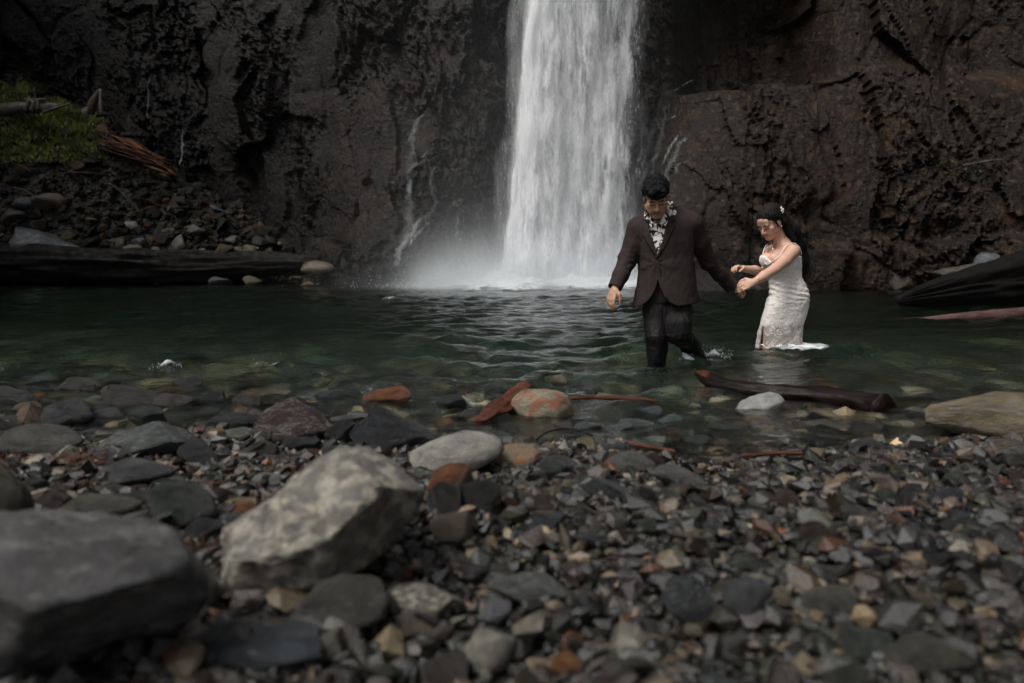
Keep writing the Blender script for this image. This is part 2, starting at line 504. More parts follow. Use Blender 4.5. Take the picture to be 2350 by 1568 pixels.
cap = np.stack([b0 + np.roll(np.arange(m), -1), b0 + np.arange(m), np.full(m, c), np.full(m, c)], -1)
water_me = bpy.data.meshes.new('water')
nq = len(F)
allv = np.concatenate([F.ravel(), cap[:, :3].ravel()]).astype(np.int32)
water_me.vertices.add(len(V)); water_me.vertices.foreach_set('co', V.astype(np.float32).ravel())
water_me.loops.add(len(allv)); water_me.loops.foreach_set('vertex_index', allv)
water_me.polygons.add(nq + m)
water_me.polygons.foreach_set('loop_start', np.concatenate([np.arange(0, nq * 4, 4), nq * 4 + np.arange(0, m * 3, 3)]).astype(np.int32))
water_me.update(calc_edges=True)
water_me.polygons.foreach_set('use_smooth', np.concatenate([np.ones(nq - m, bool), np.zeros(2 * m, bool)]))
n = NT('pool_water'); co = n.coord()
h = n.math('ADD', n.noise(n.mapping(co, (9, 15, 1)), 1.0, 5, .6), n.math('MULTIPLY', n.noise(n.mapping(co, (24, 36, 1)), 1.0, 3), .3))
nrm = n.bump(h, .9, .018)
fr = n.n('Fresnel', None, IOR=1.333, Normal=nrm)
gl = n.n('BsdfGlossy', None, Color=(1, 1, 1), Roughness=.03, Normal=nrm)
rf = n.n('BsdfRefraction', None, Color=(.96, 1, .98), Roughness=.0, IOR=1.333, Normal=nrm)
mx = n.n('MixShader', None, _0=fr.outputs[0], _1=rf.outputs[0], _2=gl.outputs[0])
n.t.links.new(mx.outputs[0], n.out.inputs['Surface'])
ab = n.n('VolumeAbsorption', None, Color=(.28, .58, .48), Density=.9)
n.t.links.new(ab.outputs[0], n.out.inputs['Volume'])
MAT_WATER = n.m
water = link('water', water_me, MAT_WATER)
tag(water, 'dark green rippled water of the plunge pool', 'water', kind='structure')
# ================================================================ WATERFALL
def water_sheet_mat(name, sx, sz, lo, hi, col=(.86, .9, .92), seed=0.0, amax=.95):
    n = NT(name); co = n.coord('Object')
    a = n.noise(n.mapping(co, (sx, sx * .6, sz), (seed, seed * 2, seed)), 1.0, 6, .62, .35)
    b = n.noise(n.mapping(co, (sx * 4.5, sx * 3, sz * 2.2), (seed * 3, 0, seed)), 1.0, 4, .6)
    v = n.math('ADD', n.math('MULTIPLY', a, .72), n.math('MULTIPLY', b, .28))
    at_ = n.n('Attribute', {'attribute_name': 'edge'})
    v = n.math('ADD', v, n.math('SUBTRACT', n.math('MULTIPLY', at_.outputs['Fac'], .55), .45))
    al = n.math('MULTIPLY', n.ramp(v, (lo, 0.0), (hi, 1.0)), amax)
    d = n.n('BsdfDiffuse', None, Color=col); t = n.n('BsdfTranslucent', None, Color=col)
    body = n.n('MixShader', None, _0=.4, _1=d.outputs[0], _2=t.outputs[0])
    tr = n.n('BsdfTransparent')
    mx = n.n('MixShader', None, _0=al, _1=tr.outputs[0], _2=body.outputs[0])
    n.t.links.new(mx.outputs[0], n.out.inputs['Surface'])
    return n.m
fall_root = empty('waterfall', (1.4, 15.8, 0), 'tall white waterfall plunging into the dark pool', 'waterfall')
def fall_edges(z):
    xl = np.interp(z, [-.3, 0, .6, 1.6, 3.6, 7, 14], [-.70, -.56, -.38, -.26, -.08, .20, .4])
    xr = np.interp(z, [-.3, 0, .6, 1.6, 3.6, 7, 14], [3.35, 3.25, 3.15, 3.05, 3.0, 3.2, 3.3])
    return xl, xr
def sheet(k, dy, inset, lo, hi, sx, sz, thick, am):
    nu, nz = 70, 160
    u = np.linspace(0, 1, nu); z = np.linspace(-.15, 13, nz)
    U, Zg = np.meshgrid(u, z)
    xl, xr = fall_edges(Zg)
    wob = .10 * fbm(np.stack([U * 0 + k * 9.1, Zg * .8, U * 0 + 3], -1).reshape(-1, 3), 3, 100 + k).reshape(U.shape)
    Xg = xl + inset + (xr - xl - 2 * inset) * U + wob * (1 - 2 * np.abs(U - .5)) * 0 + wob * .6
    Yg = 15.55 + dy - thick * np.sin(math.pi * U) + .02 * Zg * 0 + .13 * fbm(np.stack([Xg * 2.2, Zg * .35, U * 0 + k * 5], -1).reshape(-1, 3), 4, 200 + k).reshape(U.shape)
    V = np.stack([Xg, Yg, Zg], -1).reshape(-1, 3) - np.array([1.4, 15.8, 0])
    me = mesh_np('falling_sheet', V, grid_faces(nu, nz))
    e = np.clip(np.minimum(U / (.09 + .03 * np.sin(Zg * 2.1 + k)), (1 - U) / .18), 0, 1) ** .8 + .22 * np.exp(-((U - .10) / .09) ** 2) - .10 * sstep(.25, .6, U) * sstep(2, 6, Zg)
    at_ = me.attributes.new('edge', 'FLOAT', 'POINT'); at_.data.foreach_set('value', e.ravel().astype(np.float32))
    me.materials.append(water_sheet_mat('falling_water', sx, sz, lo, hi, seed=k * 3.7, amax=am, col=(.94, .945, .955)))
    o = link('falling_sheet', me, parent=fall_root)
for k, (dy, inset, lo, hi, sx, sz, th, am) in enumerate([(0.0, .03, .53, .71, 4.5, 1.1, .25, .95), (.12, .05, .51, .69, 3.6, .8, .3, .92), (.28, .02, .49, .67, 5.2, 1.2, .3, .92),
                                                    (.45, .06, .46, .72, 3.2, .7, .3, .75), (.65, .02, .42, .72, 2.6, .5, .25, .6), (.9, .02, .36, .70, 2.2, .4, .2, .5), (.2, -.30, .38, .80, 5.0, .9, .3, .32)]):
    sheet(k, dy, inset, lo, hi, sx, sz, th, am)
# tatters of water shed from the edges and front of the fall: long drops
def drops(nm, pts, rad, length, m, parent):
    n_ = len(pts)
    base = np.array([(1, 0, 0), (-.5, .87, 0), (-.5, -.87, 0), (0, 0, 1), (0, 0, -1)], float)
    faces = np.array([(0, 1, 3), (1, 2, 3), (2, 0, 3), (1, 0, 4), (2, 1, 4), (0, 2, 4)])
    V = base[None] * np.stack([rad, rad, length], -1)[:, None, :] + pts[:, None, :]
    F = faces[None] + (np.arange(n_) * 5)[:, None, None]
    o = link(nm, mesh_np(nm, V.reshape(-1, 3), F.reshape(-1, 3)), m, parent)
    o['kind'] = 'stuff'
    return o
n = NT('white_drops')
d = n.n('BsdfDiffuse', None, Color=(.8, .84, .86)); t = n.n('BsdfTranslucent', None, Color=(.8, .84, .86))
n.t.links.new(n.n('MixShader', None, _0=.45, _1=d.outputs[0], _2=t.outputs[0]).outputs[0], n.out.inputs['Surface'])
MAT_DROP = n.m
r = np.random.default_rng(3)
N = 3000
zz = r.uniform(.1, 9, N) ; xl, xr = fall_edges(zz)
sidep = r.random(N)
u = np.where(sidep < .04, r.normal(.0, .03, N), r.uniform(.06, .90, N))
pts = np.stack([xl + (xr - xl) * u, 15.35 + r.normal(0, .22, N) - .15 * np.sin(math.pi * np.clip(u, 0, 1)), zz], -1) - np.array([1.4, 15.8, 0])
drops('loose_drops', pts, r.uniform(.0015, .005, N), r.uniform(.02, .11, N), MAT_DROP, fall_root)
# spray leaping where the fall hits the pool
N = 9000
ang = r.uniform(0, math.pi, N); sp = r.gamma(2.0, .32, N)
x0 = r.uniform(-.6, 3.1, N)
px_ = x0 + np.cos(ang) * sp * 1.2
py_ = 15.3 - np.abs(r.normal(0, .32, N)) + .2
pz_ = r.gamma(1.3, .13, N) * np.exp(-((np.abs(px_ - 1.3) - 1.6).clip(0)) * .9) + .01
# two low fans thrown to the left
m_ = r.random(N) < .16
fx = r.gamma(2.0, .45, N)
px_ = np.where(m_, -.3 - fx, px_); pz_ = np.where(m_, r.gamma(1.6, .10, N) * np.exp(-fx * .45) * 2.2, pz_)
spray = drops('spray_drops', np.stack([px_, py_, pz_], -1) - np.array([1.4, 15.8, 0]), r.uniform(.003, .010, N), r.uniform(.006, .03, N), MAT_DROP, fall_root)
# churned white water round the foot
n = NT('foam'); co = n.coord('Object')
a = n.noise(n.mapping(co, (5, 9, 6)), 1.0, 6, .65); at_ = n.n('Attribute', {'attribute_name': 'edge'})
v = n.math('ADD', n.math('MULTIPLY', a, .8), n.math('SUBTRACT', at_.outputs['Fac'], .55))
al = n.ramp(v, (.24, 0.0), (.54, 1.0))
d = n.n('BsdfDiffuse', None, Color=(.93, .95, .96), Normal=n.bump(n.noise(co, 14, 5), .8, .08)); tr = n.n('BsdfTransparent')
n.t.links.new(n.n('MixShader', None, _0=al, _1=tr.outputs[0], _2=d.outputs[0]).outputs[0], n.out.inputs['Surface'])
MAT_FOAM = n.m
fx_, fy_ = np.linspace(-5.0, 5.2, 170), np.linspace(13.6, 16.4, 60)
X, Y = np.meshgrid(fx_, fy_)
p = np.stack([X, Y, X * 0], -1).reshape(-1, 3)
dist = np.sqrt(((np.maximum(np.abs(X - 1.35) - 1.5, 0)) / 1.0) ** 2 + ((Y - 15.7) / .75) ** 2)
hump = .22 * np.exp(-dist ** 2 * .9) * (1 + .5 * fbm(p * 2.2, 4, 77).reshape(X.shape)) + .05 * np.exp(-dist * .7) * (1 + fbm(p * 4, 3, 78).reshape(X.shape))
Zf = wave_z(X, Y) + .015 + hump
me = mesh_np('foam', np.stack([X - 1.4, Y - 15.8, Zf], -1).reshape(-1, 3), grid_faces(len(fx_), len(fy_)))
e = np.clip(1.0 - .30 * dist + .12 * fbm(p * 1.4, 4, 79).reshape(X.shape), 0, 1)
e *= sstep(0, .12, (X + 5) / 10.2) * sstep(1, .88, (X + 5) / 10.2) * sstep(13.6, 14.1, Y)
at_ = me.attributes.new('edge', 'FLOAT', 'POINT'); at_.data.foreach_set('value', e.ravel().astype(np.float32))
foam = link('foam', me, MAT_FOAM, fall_root); foam['kind'] = 'stuff'

# ---- thin veils of water running down the rock beside the fall
def veil(label, lines, widths, faint=False):
    Vs, Fs, Es = [], [], []; off = 0
    for line, w in zip(lines, widths):
        pts = []
        L_ = np.concatenate([[0], np.cumsum([math.hypot(line[i + 1][0] - line[i][0], line[i + 1][1] - line[i][1]) for i in range(len(line) - 1)])])
        q = np.linspace(0, L_[-1], max(8, int(L_[-1] / 7)))
        qx, qy = np.interp(q, L_, [a[0] for a in line]), np.interp(q, L_, [a[1] for a in line])
        jit = fbm(np.stack([qx * .05, qy * .05, 0 * qx], -1), 3, 5) * 5
        nq = 7
        rows = []
        for i in range(len(q)):
            ww = 1.9 * np.interp(q[i] / L_[-1], [0, .5, 1], [w[0], w[1], w[2]]) + 1.2
            row = []
            for j in range(nq):
                o = (j / (nq - 1) - .5) * 2
                loc, nr = cliff_hit(qx[i] + jit[i] + o * ww, qy[i])
                if loc is None: loc = at(qx[i], qy[i], 16.5); nr = Vector((0, -1, 0))
                row.append(loc + Vector((0, -.05 - .05 * (1 - o * o), 0.02)))
                Es.append((1 - abs(o) ** 1.5) * min(1, 4 * q[i] / L_[-1] + .1, 4 * (1 - q[i] / L_[-1]) + .25))
            rows.append(row)
        A = np.array([[list(v) for v in r_] for r_ in rows])
        # water does not follow every crevice: keep the depth close to a running mean
        ym = np.array([A[max(0, i - 3):i + 4, :, 1].min() for i in range(len(A))])
        A[:, :, 1] = np.minimum(A[:, :, 1], ym[:, None] + .12)
        Vs.append(A.reshape(-1, 3)); Fs.append(grid_faces(nq, len(q)) + off); off += A.shape[0] * nq
    V = np.vstack(Vs)
    base = V[V[:, 2].argmin()].copy()
    me = mesh_np('water_veil', V - base, np.vstack(Fs))
    at_ = me.attributes.new('edge', 'FLOAT', 'POINT'); at_.data.foreach_set('value', np.array(Es, np.float32))
    o = link('water_veil', me, MAT_VEIL_FAINT if faint else MAT_VEIL, loc=base)
    tag(o, label, 'trickle', 'thin veils of water on the cliff')
def veil_mat(name, amax):
    n = NT(name); co = n.coord('Object')
    a = n.noise(n.mapping(co, (20, 8, 4.0), (0, 0, 0), (0, .5, 0)), 1.0, 6, .72, .8); at_ = n.n('Attribute', {'attribute_name': 'edge'})
    v = n.math('ADD', a, n.math('MULTIPLY', n.math('SUBTRACT', at_.outputs['Fac'], .8), .45))
    al = n.math('MULTIPLY', n.ramp(v, (.40, 0.0), (.76, 1.0)), amax)
    d = n.n('BsdfDiffuse', None, Color=(.75, .8, .82)); tr = n.n('BsdfTransparent')
    n.t.links.new(n.n('MixShader', None, _0=al, _1=tr.outputs[0], _2=d.outputs[0]).outputs[0], n.out.inputs['Surface'])
    return n.m
MAT_VEIL = veil_mat('veil_water', .30)
MAT_VEIL_FAINT = veil_mat('veil_water_faint', .13)
veil('thin white veil slanting down the rock to the pool left of the waterfall', [[(1005, 475), (965, 505), (940, 540), (920, 580), (906, 640)], [(1000, 500), (955, 540), (930, 575)]], [(3, 9, 5), (2, 4, 2)])
veil('short bright trickle over a rock step above the slanting veil', [[(1015, 362), (955, 382), (942, 400), (938, 440), (940, 470)], [(990, 345), (960, 370)]], [(3, 5, 3), (2, 2, 1)])
veil('faint curved veil high on the rock left of the waterfall', [[(1000, 245), (965, 272), (950, 310), (930, 340)]], [(2, 4, 2)])
veil('faint continuous veil linking the trickles left of the waterfall', [[(1000, 245), (965, 272), (950, 320), (945, 380), (938, 440), (945, 500), (925, 560), (905, 640)], [(1010, 360), (990, 420), (1000, 480), (960, 520)], [(870, 415), (900, 420), (905, 450)], [(1060, 470), (1050, 520), (1045, 580)]], [(5, 9, 7), (2, 5, 3), (3, 4, 2), (2, 4, 3)], True)
veil('wide faint veil fanning over the rock right of the waterfall', [[(1585, 202), (1530, 250), (1490, 300), (1470, 360), (1458, 430), (1450, 520)], [(1600, 300), (1560, 330), (1530, 390), (1510, 450)], [(1550, 230), (1510, 300), (1490, 380), (1480, 460)]], [(5, 14, 9), (4, 10, 6), (4, 9, 5)], True)
veil('small trickle just left of the waterfall foot', [[(1075, 456), (1045, 465), (1038, 480)]], [(2, 3, 2)])
veil('bright trickle curving down beside the right edge of the waterfall', [[(1488, 325), (1470, 345), (1462, 380), (1452, 430), (1446, 500)], [(1480, 340), (1472, 400), (1466, 450)]], [(4, 6, 3), (2, 3, 1)])
veil('thin arched trickle on the rock shoulder above the man', [[(1585, 200), (1545, 212), (1520, 216)]], [(2, 3, 1)])
veil('fine white threads spreading over rock behind the man', [[(1520, 330), (1500, 360), (1480, 400), (1470, 440)], [(1560, 300), (1530, 350), (1515, 390)], [(1590, 370), (1560, 378), (1545, 410)], [(1560, 260), (1510, 290), (1475, 310)]], [(2, 4, 2)] * 4)
veil('thin white dribble running down the left cliff above the fallen trunk', [[(352, 160), (342, 200), (338, 250), (336, 285)]], [(1, 2, 1)])
veil('faint white dribble on the left cliff ending by the splintered trunk', [[(425, 290), (420, 350), (418, 395)]], [(1, 2, 1)])

# ---- mist drifting from the foot of the fall: a bounded body of droplets in the air
n = NT('mist'); pos = n.n('NewGeometry').outputs['Position']
sep = n.n('SeparateXYZ', None, _0=pos)
xx, yy, zz_ = sep.outputs[0], sep.outputs[1], sep.outputs[2]
def gauss(v, c, s):
    t = n.math('DIVIDE', n.math('SUBTRACT', v, c), s)
    return n.math('EXPONENT', n.math('MULTIPLY', n.math('MULTIPLY', t, t), -1.0))
nz = n.ramp(n.noise(n.mapping(pos, (.8, .8, .7)), 1.0, 4, .6), (.32, 0.0), (.75, 1.0))
zpos = n.math('MAXIMUM', zz_, 0.0)
core = n.math('MULTIPLY', n.math('MULTIPLY', gauss(xx, 1.2, 2.3), gauss(yy, 15.2, .9)), n.math('EXPONENT', n.math('MULTIPLY', zpos, -2.6)))
veilm = n.math('MULTIPLY', n.math('MULTIPLY', gauss(xx, .6, 2.9), gauss(yy, 15.6, 1.6)), n.math('EXPONENT', n.math('MULTIPLY', zpos, -.33)))
left = n.math('MULTIPLY', n.math('MULTIPLY', gauss(xx, -1.15, .85), gauss(yy, 15.2, .9)), n.math('EXPONENT', n.math('MULTIPLY', zpos, -3.0)))
den = n.math('ADD', n.math('ADD', n.math('MULTIPLY', core, 4.2), n.math('MULTIPLY', veilm, .085)), n.math('MULTIPLY', left, 3.6))
den = n.math('MULTIPLY', den, n.math('ADD', n.math('MULTIPLY', nz, 1.1), .35))
pv = n.n('VolumePrincipled', None, Color=(.92, .95, .97), Density=den, Anisotropy=.2)
n.t.links.new(pv.outputs[0], n.out.inputs['Volume'])

bxv = np.array([(x, y, z) for x in (-6.2, 7.2) for y in (12.6, 18.4) for z in (.02, 8.5)], float)
bf = [(0, 1, 3, 2), (4, 6, 7, 5), (0, 4, 5, 1), (2, 3, 7, 6), (0, 2, 6, 4), (1, 5, 7, 3)]
mist = link('mist', mesh_py('mist', bxv, bf, False), n.m)
tag(mist, 'pale mist drifting round the foot of the waterfall', 'mist', kind='stuff')
# ================================================================ STONES, GRAVEL, DRIFTWOOD
PAL = dict(slate=(.027, .0285, .029), black=(.009, .0095, .010), grey=(.062, .061, .057), green=(.033, .038, .032), tan=(.105, .085, .060), rust=(.115, .045, .020),
           brown=(.030, .020, .016), pale=(.19, .18, .155), purple=(.037, .031, .029), olive=(.034, .032, .018), cream=(.22, .175, .12), blue=(.035, .040, .046))
def stone_mat(name, src='obj', patch=None, sc=1.0, pale_vein=0.0, mott=1.25, spec=.42, rough=(.26, .55), bd=.04):
    n = NT(name); co = n.coord('Object')
    if src == 'obj': base = n.n('ObjectInfo').outputs['Color']
    else: base = n.n('Attribute', {'attribute_name': 'stone_colour'}).outputs['Color']
    oi = n.n('ObjectInfo').outputs['Random']
    v = n.n('VectorMath', {'operation': 'ADD'}); n.set(v.inputs[0], co)
    cmb = n.n('CombineXYZ', None, _0=n.math('MULTIPLY', oi, 37.0), _1=n.math('MULTIPLY', oi, 91.0), _2=0.0); n.set(v.inputs[1], cmb)
    co = v.outputs[0]
    a = n.noise(co, 1.6 * sc, 6, .65, .3); b = n.noise(co, 9 * sc, 5, .7)
    f = n.math('ADD', n.math('MULTIPLY', a, .6), n.math('MULTIPLY', b, .4))
    lo = 1 - .62 * mott; hi = 1 + .75 * mott
    mul = n.ramp(f, (.30, lo * .5), (.52, .5), (.72, min(1.0, hi * .5)))
    col = n.mix(1.0, base, mul, 'MULTIPLY')
    col = n.mix(1.0, col, (2.0, 2.0, 2.0), 'MULTIPLY')
    if patch:
        pc, lo_, hi_, psc = patch
        col = n.mix(n.ramp(n.noise(co, psc, 5, .6, .3), (lo_, 0.0), (hi_, .9)), col, pc)
    if pale_vein:
        w = n.math('ABSOLUTE', n.math('SUBTRACT', n.noise(n.mapping(co, (1, 1.6, 2.2), (4, 1, 2), (.4, .7, 0)), 1.3 * sc, 5, .55, .4), .5))
        col = n.mix(n.math('MULTIPLY', n.ramp(w, (.004, 1.0), (.022, 0.0)), pale_vein), col, (.20, .19, .17))
    col = n.mix(n.ramp(n.noise(co, 34 * sc, 3, .6), (.62, 0.0), (.74, .35)), col, n.mix(.5, base, (.42, .40, .36)))
    n.pbr(Base_Color=col, Roughness=n.ramp(a, (.3, rough[0]), (.7, rough[1])), Specular_IOR_Level=spec,
          Normal=n.bump(n.math('ADD', n.math('MULTIPLY', b, .7), n.math('MULTIPLY', n.noise(co, 30 * sc, 5, .7), .35)), .75, bd))
    return n.m
MAT_STONE = stone_mat('stone_plain')
MAT_VEIN = stone_mat('stone_veined', pale_vein=.6)
MAT_MOTT = stone_mat('stone_mottled', patch=((.42, .385, .31), .46, .64, 5.0), mott=1.0, rough=(.5, .75))
MAT_SPECK = stone_mat('stone_speckled', sc=1.6, mott=1.0, rough=(.55, .8))
MAT_RED = stone_mat('stone_red_patch', patch=((.30, .10, .05), .50, .58, 1.1))
MAT_RUSTP = stone_mat('stone_rust_stain', patch=((.26, .10, .035), .50, .64, 1.6))
MAT_GRAVEL = stone_mat('gravel_stone', 'attr', sc=14.0, bd=.004, spec=.55, rough=(.18, .5))
MAT_SCREE = stone_mat('scree_stone', 'attr', sc=6.0, bd=.02, spec=.12, rough=(.55, .8))
MAT_BEDST = stone_mat('bed_stone', 'attr', sc=6.0, bd=.01)
NICK = []
USED = {}
STONES = []           # (x, y, radius) of placed stones
def put_stone(box, colour, label, mat_=None, seed=0, cuts=9, rnd=.1, dep=(.55, .85), det=4, sink=.12, depth=.62, hscale=1.0, yaw=0.0, tilt=(0, 0), name='stone', cat='stone', group='stones along the shore', ground=None, roughn=.06):
    x0, y0, x1, y1 = box
    xc = (x0 + x1) / 2
    p = ground_hit(xc, y1) if ground is None else at(xc, y1, ground)
    dist = (p - Vector((0, 0, CAM_Z))).length
    w = (x1 - x0) * dist / FOC / 2
    dr = w * depth
    dist2 = dist + dr * .6
    w = (x1 - x0) * dist2 / FOC / 2
    ang = math.atan2(CAM_Z - p.z, p.y)
    hv = (y1 - y0) * dist2 / FOC
    hh = max((hv - 1.2 * dr * math.sin(ang)) / math.cos(ang) / 2, .3 * w) * hscale
    if rnd <= .2: dep = (dep[0] - .16, dep[1] - .10); cuts += 2
    V, F = rock_shape(det, seed, cuts, dep, roughn, 2.2, rnd, chip=.10)
    me = mesh_np(name, V, F)
    me.materials.append(mat_ or MAT_STONE)
    o = link(name, me)
    o.scale = (w, dr, hh)
    o.rotation_euler = (tilt[0], tilt[1], yaw)
    o.location = (p.x * (1 + dr * .8 / p.y), p.y + dr * .8, p.z + hh * (1 - 2 * sink) )
    c = PAL[colour] if isinstance(colour, str) else tuple(v * .68 for v in colour)
    o.color = (*c, 1)
    tag(o, label, cat, group)
    STONES.append((o.location.x, o.location.y, max(w, dr)))
    import re as _re
    NICK.append((o.location.x, o.location.y, _re.split(r' (?:in|at|beside|behind|by|near|left|right|above|below|between|standing|leaning|filling|lying|squeezed|wedged|half|under|with|on|over|beyond|of|peeping) ', label)[0]))
    return o
S_ = put_stone
S_((500, 1030, 985, 1425), (.21, .20, .178), 'large mottled grey boulder with blotches of cream lichen in the gravel', MAT_MOTT, 12, 8, .21, (.55, .85), 5, sink=.1, depth=.75, name='boulder', cat='boulder', roughn=.07, yaw=.0, tilt=(0, -.42), hscale=.82)
o = C.objects[-1] if False else bpy.data.objects['boulder']

V_, F_ = rock_shape(5, 12, 5, (.62, .9), .075, 2.4, .0, .06, planes=[((-.25, -.62, .72), .46), ((.80, -.50, -.30), .50), ((-.62, .05, .78), .44), ((.70, -.1, -.70), .52), ((.55, .1, .80), .66), ((-.95, -.25, .0), .74), ((.0, -.9, -.42), .60)])
o.data = mesh_np('boulder', V_, F_); o.data.materials.append(MAT_MOTT)
o.scale = (.212, .165, .192); o.rotation_euler = (0, 0, 0); o.location = at(742, 1240, 1.36); STONES[-1] = (o.location.x, o.location.y, .2)
S_((-130, 1225, 425, 1660), (.11, .107, .108), 'huge dark angular boulder filling the lower left corner of the beach', MAT_VEIN, 8, 12, .0, (.6, .85), 5, depth=.8, name='boulder', cat='boulder', tilt=(-.30, .04), hscale=.86)
S_((665, 1310, 895, 1475), (.075, .073, .066), 'smooth dark grey stone leaning against the foot of the mottled boulder', None, 23, 7, .3, det=4, tilt=(0, -.35), hscale=.8)
S_((455, 1445, 735, 1560), 'blue', 'dark slate slab in front of the mottled boulder', None, 29, 8, .1, hscale=.8)
S_((-60, 1080, 62, 1245), 'olive', 'olive brown rounded boulder at the left edge of the beach', None, 31, 6, .5, name='boulder', cat='boulder')
S_((935, 978, 1158, 1098), (.42, .405, .36), 'pale speckled oval stone behind the mottled boulder', MAT_SPECK, 37, 6, .45, depth=.6, tilt=(0, -.15))
S_((1130, 1012, 1242, 1082), 'cream', 'cream stone with rust stains beside the pale oval stone', MAT_RUSTP, 43, 9, .05, depth=.7)
S_((1172, 872, 1322, 982), (.38, .33, .235), 'tan rounded stone with a red patch at the water edge', MAT_RED, 47, 6, .3, depth=.8)
S_((1248, 866, 1300, 900), (.19, .17, .11), 'small tan stone peeping out behind the red patched stone', None, 53, 5, .4, sink=-.2)
S_((832, 888, 948, 950), 'rust', 'rust orange angular stone behind the black angular one', None, 59, 9, .0, sink=-.1)
S_((800, 922, 1002, 1045), (.026, .028, .031), 'large black angular stone at the water edge', None, 61, 10, .0, (.45, .75), tilt=(.0, .12))
S_((592, 903, 765, 1028), (.058, .036, .033), 'dark maroon angular stone beside the black one', MAT_VEIN, 67, 9, .05, (.5, .8), tilt=(0, -.25))
S_((503, 978, 598, 1018), (.16, .175, .14), 'pale green oval stone left of the maroon stone', None, 71, 5, .5)
S_((228, 985, 440, 1058), (.075, .085, .082), 'flat grey slab with white veins at the left shore', MAT_VEIN, 73, 8, .1, depth=.7)
S_((230, 1052, 395, 1128), (.068, .07, .07), 'grey rough stone in front of the white veined slab', None, 79, 9, .1)
S_((12, 978, 172, 1058), (.092, .088, .08), 'rounded grey stone above the orange fir needles', None, 83, 5, .4)
S_((102, 918, 215, 996), (.05, .052, .053), 'dark round stone with grey top near the left water edge', None, 89, 6, .35)
S_((230, 882, 352, 962), (.048, .042, .04), 'dark brown grey block standing in the left shallows', None, 97, 9, .05, tilt=(0, .25))
S_((350, 900, 445, 955), (.06, .052, .045), 'brown grey stone beside the dark block in the shallows', None, 101, 8, .2)
S_((722, 888, 792, 930), 'blue', 'blue grey slate stone standing behind the maroon stone', None, 103, 9, .0, depth=.5)
S_((35, 925, 98, 965), (.10, .085, .05), 'small tan brown stone by the left water edge', None, 107, 6, .4)
S_((190, 935, 290, 985), (.055, .058, .06), 'grey slanted slab between two dark stones on the left', None, 109, 8, .1)
S_((480, 940, 590, 1000), (.034, .036, .037), 'flat black stone behind the pale green oval', None, 113, 8, .1)
S_((370, 985, 420, 1015), (.23, .12, .05), 'small orange stone wedged above the veined slab', None, 127, 6, .3)
S_((1688, 900, 1797, 960), (.46, .46, .44), 'white grey rounded stone in the shallows by the wet log', MAT_SPECK, 131, 6, .3, tilt=(0, -.2))
S_((2142, 918, 2420, 1025), (.19, .15, .095), 'big wet tan block at the right end of the shallows', MAT_VEIN, 137, 10, .0, (.5, .8), name='boulder', cat='boulder')
S_((2028, 963, 2114, 998), (.24, .205, .15), 'cream oval stone near the end of the wet log', None, 139, 4, .6)
S_((2038, 938, 2118, 972), (.11, .11, .11), 'grey cracked stone behind the cream oval', None, 149, 9, .0, sink=-.1)
S_((1288, 955, 1394, 1008), (.085, .10, .10), 'pale blue green stone right of the red patched stone', MAT_VEIN, 151, 8, .1)
S_((1410, 955, 1512, 1008), (.06, .078, .078), 'wet blue green slab in the middle shallows', MAT_VEIN, 157, 9, .0)
S_((1452, 934, 1518, 968), (.07, .078, .088), 'blue grey pointed stone in the middle shallows', None, 163, 9, .0, sink=-.1)
S_((1508, 944, 1604, 988), (.062, .085, .078), 'green wedge shaped stone in the middle shallows', None, 167, 9, .0)
S_((1388, 1032, 1504, 1094), (.115, .118, .11), 'rounded grey stone above the gravel in the middle', None, 173, 6, .3)
S_((1496, 1070, 1628, 1135), (.10, .098, .096), 'long grey stone with pale curved rim in the gravel', MAT_VEIN, 179, 7, .1, tilt=(0, .3), depth=.6)
S_((1232, 1040, 1332, 1100), (.05, .055, .052), 'dark green grey stone beside the cream rusty stone', None, 181, 8, .1)
S_((978, 1095, 1060, 1195), (.028, .026, .025), 'black block right behind the mottled boulder', None, 191, 9, .0)
S_((1050, 1090, 1150, 1195), (.02, .02, .02), 'black angular stone standing beside the black block', None, 193, 10, .0)
S_((1140, 1110, 1225, 1165), (.062, .055, .045), 'brown grey stone in front of the cream rusty stone', None, 197, 7, .2)
S_((1330, 1090, 1440, 1155), (.055, .055, .06), 'slate grey flat stone in the middle gravel', None, 199, 9, .05)
S_((1285, 1095, 1345, 1140), (.15, .14, .10), 'small cream grey pebble beside the slate flat stone', None, 211, 5, .4)
S_((1372, 1010, 1440, 1050), (.06, .066, .078), 'small blue slate stone near the red stick', None, 223, 8, .0)
S_((1615, 965, 1690, 1010), (.04, .048, .046), 'dark green stone under the water edge below the white grey stone', None, 227, 8, .1)
S_((1850, 1000, 1960, 1040), (.05, .06, .058), 'flat dark green stone in the right shallows', None, 229, 8, .1)
S_((1835, 1200, 1915, 1268), 'brown', 'dark red brown stone standing in the right gravel', None, 233, 7, .2, tilt=(0, .2))
S_((2142, 1120, 2208, 1165), 'blue', 'blue slate flake on the right gravel', None, 239, 9, .0)
S_((1130, 1310, 1300, 1400), (.10, .105, .10), 'grey stone half hidden in the gravel right of the leaning stone', MAT_VEIN, 241, 8, .1)
S_((1300, 1215, 1400, 1260), (.05, .055, .06), 'flat dark slab in the middle of the gravel', None, 251, 8, .1)
S_((1520, 1330, 1640, 1460), (.038, .044, .048), 'dark blue grey stone with a pale streak in the front gravel', MAT_VEIN, 257, 8, .1)
S_((1660, 1330, 1760, 1440), (.085, .088, .09), 'upright grey flat stone in the front gravel', None, 263, 9, .05)
S_((1845, 1345, 1960, 1425), (.10, .095, .08), 'rounded grey brown stone in the front gravel', None, 269, 5, .4)
S_((1265, 1500, 1335, 1560), (.22, .10, .045), 'orange brown pebble at the front of the beach', None, 271, 6, .3)
